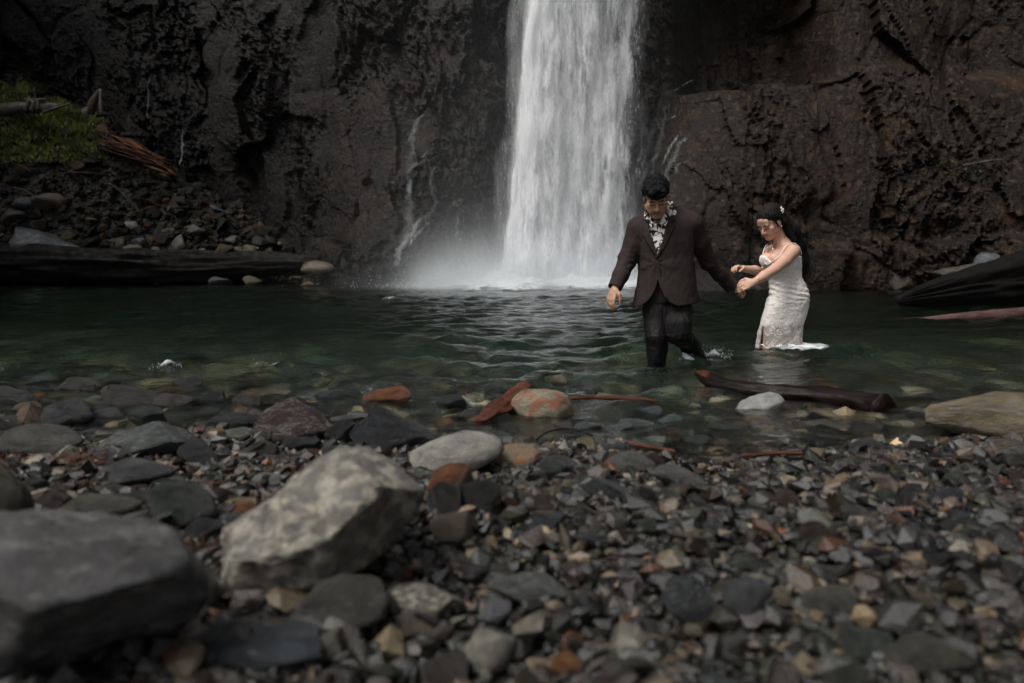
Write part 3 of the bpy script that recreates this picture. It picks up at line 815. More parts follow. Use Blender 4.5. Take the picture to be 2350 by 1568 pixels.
S_((2050, 1470, 2200, 1568), (.09, .085, .068), 'pale brown block at the front right of the beach', None, 277, 8, .1)
S_((880, 1340, 1060, 1430), (.135, .13, .115), 'pale grey stone with dark spots beside the leaning stone', MAT_MOTT, 281, 8, .1)
S_((900, 1400, 1010, 1475), (.15, .13, .10), 'cream brown stone below the pale spotted stone', None, 283, 6, .3)
S_((440, 1310, 505, 1420), (.085, .083, .08), 'upright grey pebble squeezed between the two big boulders', None, 293, 6, .3)
S_((170, 1130, 320, 1200), (.09, .088, .07), 'flat pale brown slab behind the huge dark boulder', None, 307, 8, .1)
S_((505, 1155, 590, 1200), 'rust', 'orange stone lying behind the mottled boulder', None, 311, 8, .1)
S_((575, 1085, 650, 1128), (.22, .22, .2), 'small pale stone beyond the mottled boulder', None, 313, 6, .3)
S_((355, 1490, 460, 1568), (.13, .06, .045), 'reddish stone in front of the huge dark boulder', None, 317, 8, .1)
S_((2270, 1010, 2345, 1045), (.13, .11, .085), 'small rounded brown stone below the wet tan block', None, 331, 5, .4)

for box, c_, lab, sd in [((395, 862, 470, 908), (.034, .034, .036), 'wet black rock standing in the water left of the brown grey stone', 601), ((455, 895, 520, 945), (.028, .028, .030), 'wet black pointed rock between the brown grey and maroon stones', 602),
                         ((535, 905, 600, 955), (.05, .046, .042), 'dark brown wet rock just left of the maroon stone', 603), ((655, 1000, 735, 1050), (.04, .04, .042), 'dark wet block in front of the maroon stone', 604),
                         ((745, 960, 815, 1030), (.022, .022, .024), 'black wet rock wedged between the maroon and black angular stones', 605), ((1000, 900, 1075, 955), (.034, .038, .04), 'black wet rock right of the black angular stone', 606),
                         ((1040, 935, 1100, 975), (.05, .055, .055), 'grey green wet rock beside the red driftwood', 607), ((-20, 895, 70, 945), (.045, .045, .045), 'dark wet rock at the left edge of the shallows', 608),
                         ((150, 870, 225, 915), (.05, .048, .046), 'dark grey wet rock behind the round stone with grey top', 609), ((300, 935, 385, 1000), (.038, .040, .042), 'dark angular wet rock behind the veined slab', 610),
                         ((420, 1010, 505, 1075), (.032, .034, .036), 'black wet block right of the veined slab', 611), ((560, 1010, 640, 1065), (.055, .05, .045), 'brown grey wet rock in front of the pale green oval', 612),
                         ((1560, 1000, 1640, 1040), (.035, .04, .04), 'dark wet rock at the edge of the middle gravel', 613), ((1960, 1010, 2040, 1050), (.05, .055, .058), 'blue grey wet rock at the edge of the right gravel', 614)]:
    S_(box, c_, lab, None, sd, 9, .0, sink=.05)
# ---- loose cobbles: individuals, the ones that show largest
ROUND = []
for i in range(14):
    V, F = rock_shape(3, 400 + i, 8 + i % 6, (.4, .8), .05, 2.0, .0 + .25 * (i % 3) / 2)
    me = mesh_np('cobble', V, F); me.materials.append(MAT_STONE if i % 4 else MAT_VEIN); ROUND.append(me)
def clear(x, y, r_, k=.85):
    return all((x - a) ** 2 + (y - b) ** 2 > (k * (r_ + c)) ** 2 for a, b, c in STONES)
CN = dict(slate='slate grey', black='black', grey='light grey', green='green grey', tan='tan', rust='rust orange', brown='dark brown', pale='pale', purple='purple grey', olive='olive', cream='cream', blue='blue slate')
def zone_of(x, y):
    if y > 3.4: return 'under the shallows'
    if y > 2.55: return 'at the water edge ' + ('on the left' if x < .05 else 'near the middle shallows' if x < 1.1 else 'on the right')
    if x < -.55: return 'behind the huge dark boulder' if y > 1.35 else 'in front of the big boulders'
    if x < .15: return 'around the mottled boulder'
    return ('on the far gravel' if y > 1.9 else 'in the front gravel') + (' in the middle' if x < .9 else ' on the right side')
names = list(PAL); wts = np.array([.24, .12, .13, .13, .05, .03, .09, .03, .08, .03, .03, .04])
r = np.random.default_rng(42)
cnt = 0
tries = 0
while cnt < 230 and tries < 6000:
    tries += 1
    y = r.uniform(1.05, 4.6) ; x = r.uniform(-.78, .78) * y
    right = x > .1 and y < 2.6
    rr = float(np.clip(r.lognormal(math.log(.025 if right else .048), .30 if right else .38), .018, .045 if right else .11))
    if y > 3: rr *= 1.35
    if not clear(x, y, rr): continue
    zg = bed_at(x, y)
    o = link('cobble', ROUND[int(r.integers(len(ROUND)))])
    hh = rr * r.uniform(.42, .8)
    o.scale = (rr, rr * r.uniform(.65, 1), hh)
    o.rotation_euler = (r.normal(0, .22), r.normal(0, .22), r.uniform(0, 6.28))
    o.location = (x, y, zg + hh * .55)
    cn = names[int(r.choice(len(names), p=wts / wts.sum()))]
    k_ = r.uniform(.75, 1.25); o.color = (*[c * k_ for c in PAL[cn]], 1)
    z_ = zone_of(x, y)
    nk = min(NICK, key=lambda t_: (t_[0] - x) ** 2 + (t_[1] - y) ** 2)
    dx_, dy_ = x - nk[0], y - nk[1]
    rel = ('right of' if dx_ > 0 else 'left of') if abs(dx_) > abs(dy_) * .8 else ('behind' if dy_ > 0 else 'in front of')
    size = 'tiny' if rr < .024 else 'small' if rr < .04 else 'fist sized' if rr < .065 else 'large'
    flat_ = 'flat ' if hh / rr < .52 else 'lumpy ' if hh / rr > .7 else ''
    lab = None
    for cand in (f'{size} {CN[cn]} cobble {rel} the {nk[2]}', f'{size} {flat_}{CN[cn]} cobble {rel} the {nk[2]}', f'{size} {flat_}{CN[cn]} cobble a little farther {rel} the {nk[2]}'):
        if len(cand.split()) <= 16 and cand not in USED: lab = cand; break
    if lab is None: lab = cand if len(cand.split()) <= 16 else f'{size} {CN[cn]} cobble {z_}'
    USED[lab] = 1
    tag(o, lab, 'cobble', 'loose cobbles of the near shore')
    STONES.append((x, y, rr * .8)); cnt += 1

# ---- gravel and bed stones too many to count
def scatter(name, N, gen, mat_, protos, label, cat, smooth=True):
    Vs, Fs, Cs = [], [], []; off = 0
    X_, Y_, Z_, R_, H_, C_ = gen(N)
    N = len(X_)
    pid = r.integers(len(protos), size=N)
    for p in range(len(protos)):
        V, F = protos[p]; sel = np.where(pid == p)[0]; m = len(sel)
        if not m: continue
        yaw, t1, t2 = r.uniform(0, 6.28, m), r.normal(0, .35, m), r.normal(0, .35, m)
        asp = r.uniform(.45, 1, m)
        P = V[None] * np.stack([R_[sel], R_[sel] * asp, H_[sel]], -1)[:, None, :]
        c1, s1 = np.cos(t1)[:, None], np.sin(t1)[:, None]
        y_, z_ = P[:, :, 1] * c1 - P[:, :, 2] * s1, P[:, :, 1] * s1 + P[:, :, 2] * c1
        c2, s2 = np.cos(t2)[:, None], np.sin(t2)[:, None]
        x_, z_ = P[:, :, 0] * c2 + z_ * s2, -P[:, :, 0] * s2 + z_ * c2
        c3, s3 = np.cos(yaw)[:, None], np.sin(yaw)[:, None]
        P = np.stack([x_ * c3 - y_ * s3, x_ * s3 + y_ * c3, z_], -1) + np.stack([X_[sel], Y_[sel], Z_[sel]], -1)[:, None, :]
        Vs.append(P.reshape(-1, 3)); Fs.append((F[None] + (np.arange(m) * len(V))[:, None, None]).reshape(-1, 3) + off)
        Cs.append(np.repeat(C_[sel], len(V), 0)); off += m * len(V)
    o = link(name, mesh_np(name, np.vstack(Vs), np.vstack(Fs), smooth, np.vstack(Cs)), mat_)
    tag(o, label, cat, kind='stuff')
    return o
PEB = [rock_shape(1, 900 + i, 4 + i % 4, (.12, .62), .10, 2, .0) for i in range(22)]
PEB = PEB[:10] + [shard(1200 + i, 10 + (i % 5) * 4) for i in range(26)]
carr = np.array([PAL[k_] for k_ in names])
def cols_for(m, w):
    c = carr[r.choice(len(names), size=m, p=w / w.sum())] * np.exp(r.normal(0, .38, (m, 1)))
    return np.clip(c * np.array((.62, .575, .53)) * (1 + r.normal(0, .035, (m, 3))), .003, .5)
wg = np.array([.24, .19, .10, .11, .085, .022, .12, .03, .05, .05, .04, .035])
def gen_beach(N):
    y = np.sqrt(r.uniform(.72 ** 2, 3.25 ** 2, N)); x = r.uniform(-.84, .84, N) * (y + .15)
    patchy = fbm(np.stack([x, y, x * 0], -1) * 1.3, 2, 33)
    R = np.exp(r.normal(math.log(.0135), .52, N)) * (1 + .35 * patchy)
    R = R * np.where(x < -.2, 1.2, 1.0) * np.interp(y, [.8, 1.6, 3], [.95, 1, 1.15])
    R = np.clip(R, .004, .042)
    x, y, R = (v[y < shore_y(x) + .30] for v in (x, y, R)); N = len(x)
    H = R * r.uniform(.28, .66, N)
    Z = bed_z(x, y) + H * r.uniform(.1, 1.25, N) + .004
    return x, y, Z, R, H, cols_for(N, wg)
scatter('gravel', 23000, gen_beach, MAT_GRAVEL, PEB, 'wet multicoloured river gravel covering the near beach', 'gravel', False)
wb_ = np.array([.20, .06, .14, .16, .12, .04, .06, .05, .05, .10, .08, .04])
def gen_bed(N):
    y = np.sqrt(r.uniform(2.5 ** 2, 8.6 ** 2, N)); x = r.uniform(-.84, .84, N) * y
    R = np.clip(np.exp(r.normal(math.log(.055), .45, N)), .015, .2) * np.interp(y, [2.5, 4, 8], [.6, 1, 1.25])
    H = R * r.uniform(.4, .7, N)
    Z = bed_z(x, y) + H * r.uniform(-.1, .5, N)
    return x, y, Z, R, H, cols_for(N, wb_) * 2.9
scatter('bed_gravel', 5200, gen_bed, MAT_BEDST, PEB, 'rounded stones covering the bed of the clear shallows', 'gravel', False)
def gen_bank(N):
    x = r.uniform(-15.5, -3.9, N); y = r.uniform(17.25, 20.9, N)
    R = np.clip(np.exp(r.normal(math.log(.075), .55, N)), .025, .30); H = R * r.uniform(.45, .85, N)
    Z = bank_z(x, y) + H * .3
    c = cols_for(N, wb_) * .42
    return x, y, Z, R, H, c
scatter('scree', 5200, gen_bank, MAT_SCREE, PEB, 'loose scree of small stones on the far left slope', 'scree', False)
def on_bank(px, py, lift=.08, default=18.6):
    """where the photograph's point lies on the far bank or the cliff behind it"""
    hit = None
    for yy in np.arange(17.1, 22.4, .03):
        p = at(px, py, yy)
        if -25 < p.x < -3.6 and p.z < bank_at(p.x, yy): hit = yy; break
    loc, nr = cliff_hit(px, py)
    if loc is not None and (hit is None or loc.y < hit): hit = loc.y
    return at(px, py, (hit if hit is not None else default) - lift)
# ================================================================ FAR BANK STONES, LOGS, PLANTS
def far_stone(box, colour, label, seed, Y, cuts=8, rnd=.15, mat_=None, name='stone', depth=.8, tilt=(0, 0)):
    x0, y0, x1, y1 = box
    if Y > 17.7: Y = on_bank((x0 + x1) / 2, y1 - 2, .0).y
    a, b = at(x0, y1, Y), at(x1, y0, Y)
    w, h = (b.x - a.x) / 2, (b.z - a.z) / 2
    V, F = rock_shape(4 if w > .5 else 3, seed, cuts + 2, (.4, .75), .07, 2.2, rnd, chip=.1)
    me = mesh_np(name, V, F); me.materials.append(mat_ or MAT_STONE)
    o = link(name, me, loc=(a.x + w, Y, a.z + h * .9)); o.scale = (w, w * depth, h * 1.12); o.rotation_euler = (tilt[0], tilt[1], 0)
    c = PAL[colour] if isinstance(colour, str) else tuple(v * .62 for v in colour)
    o.color = (*c, 1)
    tag(o, label, 'boulder' if name == 'boulder' else 'stone', 'stones on the far bank' if Y > 14 else 'stones along the shore')
FS = far_stone
FS((35, 522, 182, 592), (.075, .085, .10), 'blue grey split boulder above the dark log on the far left bank', 501, 18.1, 9, .0, MAT_VEIN, 'boulder')
FS((82, 443, 152, 484), (.09, .07, .055), 'reddish brown rounded boulder high on the far left bank', 503, 18.7, 6, .3, None, 'boulder')
FS((30, 452, 75, 480), (.085, .095, .1), 'pale grey stone left of the reddish boulder on the bank', 505, 18.8)
FS((0, 478, 58, 512), (.06, .055, .05), 'flat brown slab at the left end of the bank', 507, 18.5)
FS((478, 470, 512, 498), (.09, .10, .11), 'grey square stone half way up the scree', 509, 18.9, 10, .0)
FS((280, 505, 316, 530), (.26, .22, .17), 'pale buff flake on the scree above the dark log', 511, 18.45, 9, .0, None, 'stone', .5, (0, .45))
FS((196, 500, 222, 514), (.2, .17, .13), 'small buff flake left of the pale one', 513, 18.45, 9, .0)
FS((284, 560, 326, 590), (.15, .125, .08), 'tan wedge stone sitting behind the dark log', 515, 18.1, 9, .0)
FS((255, 548, 290, 582), (.09, .085, .055), 'olive rounded stone next to the tan wedge', 517, 18.15, 6, .3)
FS((395, 538, 430, 588), (.10, .09, .07), 'tall tan grey stone behind the middle of the dark log', 519, 18.15, 8, .1)
FS((375, 524, 404, 545), (.13, .12, .1), 'small grey stone on top of the tall tan one', 521, 18.3, 6, .2)
FS((536, 566, 562, 582), (.13, .09, .05), 'small brown stone behind the dark log near its right end', 523, 18.1)
FS((553, 562, 592, 588), (.14, .10, .055), 'brown wedge stone behind the dark log', 525, 18.1, 9, .0)
FS((574, 566, 594, 580), (.55, .55, .5), 'small bright white stone behind the dark log', 527, 17.95, 6, .2)
FS((602, 566, 628, 584), (.09, .085, .07), 'round grey stone right of the bright white one', 529, 18.1, 5, .4)
FS((622, 556, 648, 574), (.17, .15, .115), 'tan cube shaped stone at the end of the dark log', 531, 18.2, 9, .0)
FS((455, 570, 480, 588), (.11, .115, .12), 'pale grey pebble behind the dark log', 533, 18.05, 5, .4)
FS((345, 566, 368, 590), (.10, .12, .13), 'blue grey stone beside the tan wedge', 535, 18.05)
FS((300, 545, 335, 566), (.11, .095, .095), 'pinkish grey stone above the tan wedge', 537, 18.25, 6, .3)
FS((430, 515, 475, 545), (.075, .075, .075), 'grey block in the scree below the square stone', 539, 18.4)
FS((515, 540, 548, 562), (.10, .085, .065), 'brown grey stone in the scree above the white one', 541, 18.3)
FS((690, 598, 772, 630), (.15, .125, .085), 'flat tan slab at the waterline near the end of the dark log', 543, 17.2, 8, .05, None, 'boulder')
FS((555, 632, 600, 655), (.10, .085, .045), 'olive stone in the water below the dark log', 545, 17.0)
FS((480, 635, 530, 656), (.07, .07, .072), 'grey stone awash below the dark log', 547, 17.0)
FS((690, 646, 720, 660), (.15, .11, .06), 'small tan stone awash near the flat slab', 549, 16.2)
FS((2235, 578, 2320, 650), (.085, .098, .11), 'blue grey folded boulder behind the dark log on the right', 551, 13.9, 9, .05, MAT_VEIN, 'boulder')
FS((2150, 600, 2270, 668), (.085, .085, .062), 'grey boulder with olive stains at the right shore', 553, 13.5, 9, .05, MAT_VEIN, 'boulder')
FS((2040, 606, 2135, 672), (.042, .036, .022), 'brown mossy wedge of rock at the foot of the right cliff', 555, 14.6, 9, .0, None, 'boulder')

# ---- wood
def wood_mat(name, c1, c2, rough=.5, sc=1.0, spec=.15, bd=.02):
    n = NT(name); co = n.coord('Object')
    g = n.n('Attribute', {'attribute_name': 'along'}).outputs['Fac']
    a = n.noise(n.mapping(co, (3 * sc, 14 * sc, 14 * sc)), 1.0, 6, .65); b = n.noise(co, 6 * sc, 5, .6)
    n.pbr(Base_Color=n.mix(n.ramp(b, (.4, 0.0), (.7, .6)), n.ramp(a, (.3, c1), (.7, c2)), tuple(x * .5 for x in c1)), Roughness=n.ramp(b, (.3, rough * .7), (.7, min(1, rough * 1.4))), Specular_IOR_Level=spec,
          Normal=n.bump(a, .9, bd))
    return n.m
def log(name, pts, rad, m, label, cat='log', nseg=20, rough=.12, seed=1, group=None, sub=8, stretch=5.0, parts=()):
    base = pts[0].copy()
    # local x axis along the log, so the grain follows it
    d = (pts[-1] - pts[0]).normalized()
    q = d.to_track_quat('X', 'Z'); inv = q.inverted()
    loc = [inv @ (p - base) for p in pts]
    V, F = tube_path(loc, rad, nseg, rough, seed, 6 if nseg < 30 else 15, stretch, sub=sub)
    o = link(name, mesh_py(name, V, F), m, loc=base)
    o.rotation_mode = 'QUATERNION'; o.rotation_quaternion = q
    tag(o, label, cat, group)
    return o, q, base
W_DARK = wood_mat('wood_dark_wet', (.0022, .002, .0018), (.009, .0078, .0066), .7)
W_RED = wood_mat('wood_red_brown', (.030, .011, .007), (.13, .046, .027), .6, 2.5, bd=.008)
W_WETRED = wood_mat('wood_wet_maroon', (.003, .002, .002), (.016, .007, .0065), .4, 2.0, bd=.012)
W_GREY = wood_mat('wood_bleached', (.05, .047, .042), (.17, .155, .135), .7)
W_PINK = wood_mat('wood_pinkish', (.05, .030, .028), (.15, .085, .078), .6)
W_ORANGE = wood_mat('wood_fresh_split', (.09, .036, .017), (.25, .10, .047), .6, 2.0)
W_SPLIT = wood_mat('wood_split_red', (.03, .016, .011), (.11, .055, .036), .65, 2.0)
W_BROWN = wood_mat('wood_brown', (.03, .022, .016), (.09, .06, .042), .65)
log('fallen_log', [at(-120, 598, 17.4), at(200, 608, 17.45), at(480, 612, 17.5), at(735, 606, 17.6)], [.40, .38, .33, .22], W_DARK, 'long black log lying along the far left waterline', seed=3, rough=.34, nseg=44, stretch=5.0, sub=26, group='logs')
log('fallen_log', [at(2060, 690, 9.6), at(2200, 660, 10.0), at(2350, 640, 10.4), at(2600, 600, 11.0)], [.05, .22, .36, .42], W_DARK, 'broad black wet log sloping into the pool at the right edge', seed=5, rough=.40, nseg=56, stretch=7.0, sub=18, group='logs')
lg, q, b = log('fallen_log', [at(1990, 746, 7.9), at(2110, 736, 8.0), at(2240, 726, 8.1), at(2420, 712, 8.3)], [.012, .035, .06, .075], W_PINK, 'pinkish peeled log lying on the pool at the right edge', seed=7, rough=.14, group='logs')
log('fallen_branch', [at(2180, 745, 7.9), at(2290, 737, 7.95), at(2420, 731, 8.0)], [.008, .014, .016], W_GREY, 'thin pale branch floating below the pinkish log', 'branch', 8, .08, 9)
log('fallen_log', [at(-150, 262, 19.3), at(20, 250, 19.2), at(100, 246, 19.1), at(135, 243, 19.0)], [.17, .15, .12, .05], W_GREY, 'grey bleached log resting on the mossy bank', seed=11, group='logs')
log('fallen_branch', [at(100, 258, 18.95), at(128, 248, 18.9), at(160, 238, 18.9)], [.05, .04, .02], W_GREY, 'short pale branch beside the bleached log', 'branch', 8, .08, 13)
log('fallen_log', [on_bank(395, 395, .2), on_bank(440, 440, .2), on_bank(500, 480, .15), on_bank(560, 525, .1)], [.11, .13, .10, .05], W_DARK, 'thin black trunk slanting down the scree to the water', 'log', 14, .1, 17)
# splintered end of the fallen trunk: each splinter a part
sp_root = empty('splintered_trunk', at(395, 395, 19.0), 'splintered reddish trunk with orange torn end on the far left bank', 'log')
rs = np.random.default_rng(9)
for i in range(17):
    f = i / 16
    a = on_bank(212 + rs.uniform(-4, 40), 290 + 50 * f * rs.uniform(.6, 1.2), rs.uniform(.05, .25)); c_ = on_bank(395 + rs.uniform(-45, 20), 396 + rs.uniform(-26, 10), rs.uniform(.15, .4))
    mid = (a + c_) / 2 + Vector((0, -.25, rs.uniform(-.05, .12)))
    o_, _, _ = log('splinter', [a, mid, c_], [.014, .028, .010], W_SPLIT if i % 3 else W_ORANGE, None, None, 6, .1, 20 + i, None, 3)
    o_.parent = sp_root; o_.matrix_parent_inverse = Matrix.Translation(-sp_root.location)
for i, (a, b_, lab) in enumerate([((372, 380), (410, 408), 'bright orange splinter lying at the torn end of the trunk'), ((330, 378), (395, 402), 'long thin orange splinter under the torn trunk')]):
    log('wood_splinter', [on_bank(*a, .3), on_bank((a[0] + b_[0]) / 2, (a[1] + b_[1]) / 2, .4), on_bank(*b_, .35)], [.022, .034, .014], W_ORANGE, lab, 'branch', 6, .1, 50 + i, None, 3)
tw = [((118, 400), (250, 400), 'thin horizontal twig under the moss'), ((222, 325), (245, 345), 'pale twig at the lower edge of the moss'), ((360, 430), (405, 462), 'bent brown twig on the scree below the splinters'), ((250, 420), (310, 480), 'dark twig slanting over the scree'), ((420, 528), (438, 545), 'short orange twig on the scree'),
      ((548, 455), (540, 480), 'short upright pale twig by the black trunk'), ((610, 520), (650, 545), 'thin twig lying at the end of the black trunk'), ((30, 430), (85, 455), 'pale twig on the dark bank at the left'), ((300, 490), (380, 470), 'brown twig lying level on the scree'), ((170, 470), (240, 500), 'dark branch above the buff flakes')]
for i, (a, b_, lab) in enumerate(tw):
    log('fallen_twig', [on_bank(*a), on_bank((a[0] + b_[0]) / 2 + 3, (a[1] + b_[1]) / 2 - 4, .15), on_bank(*b_)], [.016, .02, .008], (W_BROWN, W_GREY, W_RED)[i % 3], lab, 'twig', 6, .1, 60 + i, 'twigs on the far bank', 3)
# broken stump with a root and an upright snag
st = empty('stump', at(225, 262, 19.0), 'broken brown stump with a pale upright snag on the mossy bank', 'stump')
def child_log(nm, pts, rad, m, parent, seed, nseg=10, sub=4, rough=.15):
    V, F = tube_path([p - parent.location for p in pts], rad, nseg, rough, seed, sub=sub)
    return link(nm, mesh_py(nm, V, F), m, parent)
child_log('trunk', [at(205, 262, 19), at(212, 235, 19), at(228, 205, 19.05)], [.13, .11, .03], W_BROWN, st, 71)
child_log('snag', [at(233, 262, 18.9), at(231, 240, 18.9), at(230, 205, 18.95)], [.05, .05, .03], W_GREY, st, 72)
child_log('root', [at(200, 270, 18.85), at(196, 258, 18.85), at(200, 248, 18.9)], [.05, .09, .04], W_GREY, st, 73)
child_log('root', [at(222, 266, 18.85), at(240, 262, 18.8), at(258, 264, 18.8)], [.05, .05, .02], W_DARK, st, 74)
rt = empty('root_arch', at(80, 255, 19.1), 'tan arched roots standing over the bleached log', 'root')
for i, (a, b_, c_) in enumerate([((58, 255), (66, 232), (56, 228)), ((72, 255), (76, 236), (64, 226)), ((89, 252), (87, 232), (74, 228)), ((88, 230), (98, 229), (108, 228))]):
    child_log('root', [at(*a, 19.0), at(*b_, 19.0), at(*c_, 19.1)], [.05, .045, .025], W_GREY, rt, 80 + i, 8, 4)
# near shore driftwood
def near(px, py, dz=0.0):
    p = ground_hit(px, py); return p + Vector((0, 0, dz))
a, b_ = near(1100, 972, .03), near(1212, 890, .03); a.y = 3.02; b_ = at(1206, 884, 3.42); a = at(1100, 966, 2.98)
log('driftwood', [a, a.lerp(b_, .35), a.lerp(b_, .7), b_], [.03, .048, .044, .034], W_RED, 'red brown driftwood chunk leaning behind the red patched stone', 'driftwood', 18, .42, 91, 'driftwood on the near shore')[0].scale = (1, 1.1, .5)
log('driftwood', [at(1308, 914, 3.38), at(1400, 913, 3.4), at(1508, 920, 3.36)], [.009, .012, .006], W_RED, 'thin red stick lying in the water right of the red patched stone', 'stick', 8, .1, 92, 'driftwood on the near shore')
log('driftwood', [at(1442, 1018, 2.56), at(1500, 1028, 2.52), at(1548, 1036, 2.5)], [.006, .010, .007], W_RED, 'short red stick by the small blue slate stone', 'stick', 8, .1, 93, 'driftwood on the near shore')
log('driftwood', [at(1700, 1046, 2.46), at(1800, 1040, 2.47), at(1900, 1043, 2.46)], [.005, .007, .004], W_RED, 'long thin reddish stick along the edge of the right gravel', 'stick', 8, .1, 94, 'driftwood on the near shore')
log('wet_log', [at(1604, 858, 3.98), at(1640, 880, 3.8), at(1720, 900, 3.62), at(1850, 910, 3.5), at(1960, 925, 3.36), at(2032, 940, 3.22)], [.02, .042, .045, .055, .078, .085], W_WETRED, 'wet maroon log with a red tip lying in the right shallows', 'log', 26, .34, 95)
log('driftwood', [at(1601, 855, 4.0), at(1622, 866, 3.9), at(1652, 884, 3.76)], [.014, .034, .028], W_RED, 'raw red splinter end on the tip of the wet maroon log', 'driftwood', 12, .45, 96, 'driftwood on the near shore')
log('fallen_twig', [at(1230, 1010, 2.62), at(1262, 990, 2.68), at(1310, 985, 2.7), at(1360, 1000, 2.62)], [.003, .0035, .0035, .003], W_DARK, 'thin arched black twig in front of the red patched stone', 'twig', 6, .05, 97)
# fir needles and bark crumbs washed up
def litter(nm, label, boxes, N, m, seed):
    rr = np.random.default_rng(seed); P = []
    for (x0, y0, x1, y1), k_ in boxes:
        for _ in range(int(N * k_)):
            P.append(list(ground_hit(rr.uniform(x0, x1), rr.uniform(y0, y1))))
    P = np.array(P); n_ = len(P); P[:, 2] += rr.uniform(.012, .035, n_)
    base = np.array([(1, 0, 0), (-1, 0, 0), (0, 1, .3), (0, -1, .3), (0, 0, 1)], float)
    faces = np.array([(0, 2, 4), (2, 1, 4), (1, 3, 4), (3, 0, 4), (0, 3, 2), (1, 2, 3)])
    L_, W_, yaw = rr.uniform(.006, .022, n_), rr.uniform(.0015, .004, n_), rr.uniform(0, 6.28, n_)
    V = base[None] * np.stack([L_, W_, W_], -1)[:, None]
    c, s = np.cos(yaw)[:, None], np.sin(yaw)[:, None]
    V = np.stack([V[:, :, 0] * c - V[:, :, 1] * s, V[:, :, 0] * s + V[:, :, 1] * c, V[:, :, 2] + V[:, :, 0] * rr.normal(0, .25, n_)[:, None]], -1) + P[:, None]
    o = link(nm, mesh_np(nm, V.reshape(-1, 3), (faces[None] + (np.arange(n_) * 5)[:, None, None]).reshape(-1, 3)), m)
    tag(o, label, 'litter', kind='stuff')
litter('needle_litter', 'orange fir needles washed up between stones on the left beach', [((0, 1045, 250, 1082), 1.0)], 420, W_ORANGE, 3)
litter('bark_litter', 'rusty bark crumbs scattered over the gravel', [((2180, 1040, 2350, 1085), .4), ((1600, 1040, 1850, 1070), .25), ((500, 1080, 760, 1180), .3), ((430, 1200, 500, 1300), .15)], 420, W_RED, 4)

# ---- moss on the left bank and small plants on the cliff
n = NT('moss'); co = n.coord()
n.pbr(Base_Color=n.ramp(n.noise(co, 2.2, 5), (.3, (.07, .088, .024)), (.55, (.18, .21, .06)), (.75, (.30, .31, .11))), Roughness=.85, Specular_IOR_Level=.2)
MAT_MOSS = n.m
rm = np.random.default_rng(77)
def bank_point(px, py):
    d = ray(px, py)
    lo = None
    for yy in np.arange(17.2, 22.4, .04):
        p = at(px, py, yy)
        if p.z < bank_at(p.x, yy): return p
    return None
P = []
regions = [((-30, 262, 235, 372), 1.1), ((105, 228, 205, 300), .6), ((-20, 190, 65, 240), .45)]
for (x0, y0, x1, y1), k_ in regions:
    for _ in range(int(950 * k_)):
        p = bank_point(rm.uniform(x0, x1), rm.uniform(y0, y1))
        if p is not None: P.append(list(p))
P = np.array(P)
Vs, Fs, off = [], [], 0
for p in P:
    nb = 26
    a = rm.uniform(0, 6.28, nb); rad = rm.gamma(2, .075, nb)
    bx_, by_ = p[0] + np.cos(a) * rad, p[1] + np.sin(a) * rad * .8
    hgt = rm.uniform(.04, .13, nb)
    bz_ = p[2] + .02 - rad * .25
    th = rm.uniform(0, 6.28, nb); wd = rm.uniform(.008, .022, nb)
    lean = rm.normal(0, .05, (nb, 2))
    v = np.stack([np.stack([bx_ - np.cos(th) * wd, by_ - np.sin(th) * wd, bz_], -1), np.stack([bx_ + np.cos(th) * wd, by_ + np.sin(th) * wd, bz_], -1), np.stack([bx_ + lean[:, 0], by_ + lean[:, 1] - .03, bz_ + hgt], -1)], 1)
    Vs.append(v.reshape(-1, 3)); Fs.append(np.arange(nb * 3).reshape(-1, 3) + off); off += nb * 3
moss = link('moss', mesh_np('moss', np.vstack(Vs), np.vstack(Fs), False), MAT_MOSS)
tag(moss, 'bright green moss and ferns carpeting the far left bank', 'moss', kind='stuff')
n = NT('cliff_leaf'); co = n.coord()
n.pbr(Base_Color=n.ramp(n.noise(co, 5, 3), (.35, (.03, .055, .012)), (.65, (.075, .115, .03))), Roughness=.6)
MAT_LEAF = n.m
def tuft(px, py, size, label, nl=60, seed=0):
    loc, nr = cliff_hit(px, py)
    rr = np.random.default_rng(seed); V, F = [], []
    for i in range(nl):
        c = rr.normal(0, 1, 3) * size * np.array([.8, .35, .5]); c[1] = -abs(c[1])
        d = rr.normal(0, 1, 3); d[2] = abs(d[2]) * .6; d[1] -= .5; d /= np.linalg.norm(d)
        s = np.cross(d, [0, 0, 1.0]); s /= np.linalg.norm(s) + 1e-6
        l, w = size * rr.uniform(.25, .5), size * rr.uniform(.07, .14); b_ = len(V)
        V += [c, c + d * l * .45 + s * w, c + d * l - np.array([0, 0, l * .25]), c + d * l * .45 - s * w]
        F.append((b_, b_ + 1, b_ + 2, b_ + 3))
    o = empty('cliff_plant', loc + nr * .03 if nr.y < 0 else loc - nr * .03, label, 'plant', 'small plants on the cliff')
    link('foliage', mesh_py('foliage', V, F, False), MAT_LEAF, o)['kind'] = 'stuff'
tuft(2010, 262, .20, 'low green tuft half way up the right cliff', 70, 1)
tuft(2150, 378, .16, 'small green plant left of the dead twig on the right cliff', 55, 2)
tuft(2215, 400, .26, 'larger green plant under the dead twig on the right cliff', 90, 3)
tuft(2085, 472, .14, 'green sprig low on the right cliff above the boulders', 45, 4)
tuft(615, 400, .09, 'single pale green sprig on the dark left cliff', 26, 5)
loc, nr = cliff_hit(2240, 378)
log('fallen_twig', [loc + Vector((-.35, -.12, -.03)), loc + Vector((.1, -.2, .05)), loc + Vector((.45, -.2, .08))], [.012, .014, .008], W_GREY, 'dead grey twig caught above the plants on the right cliff', 'twig', 6, .05, 98)
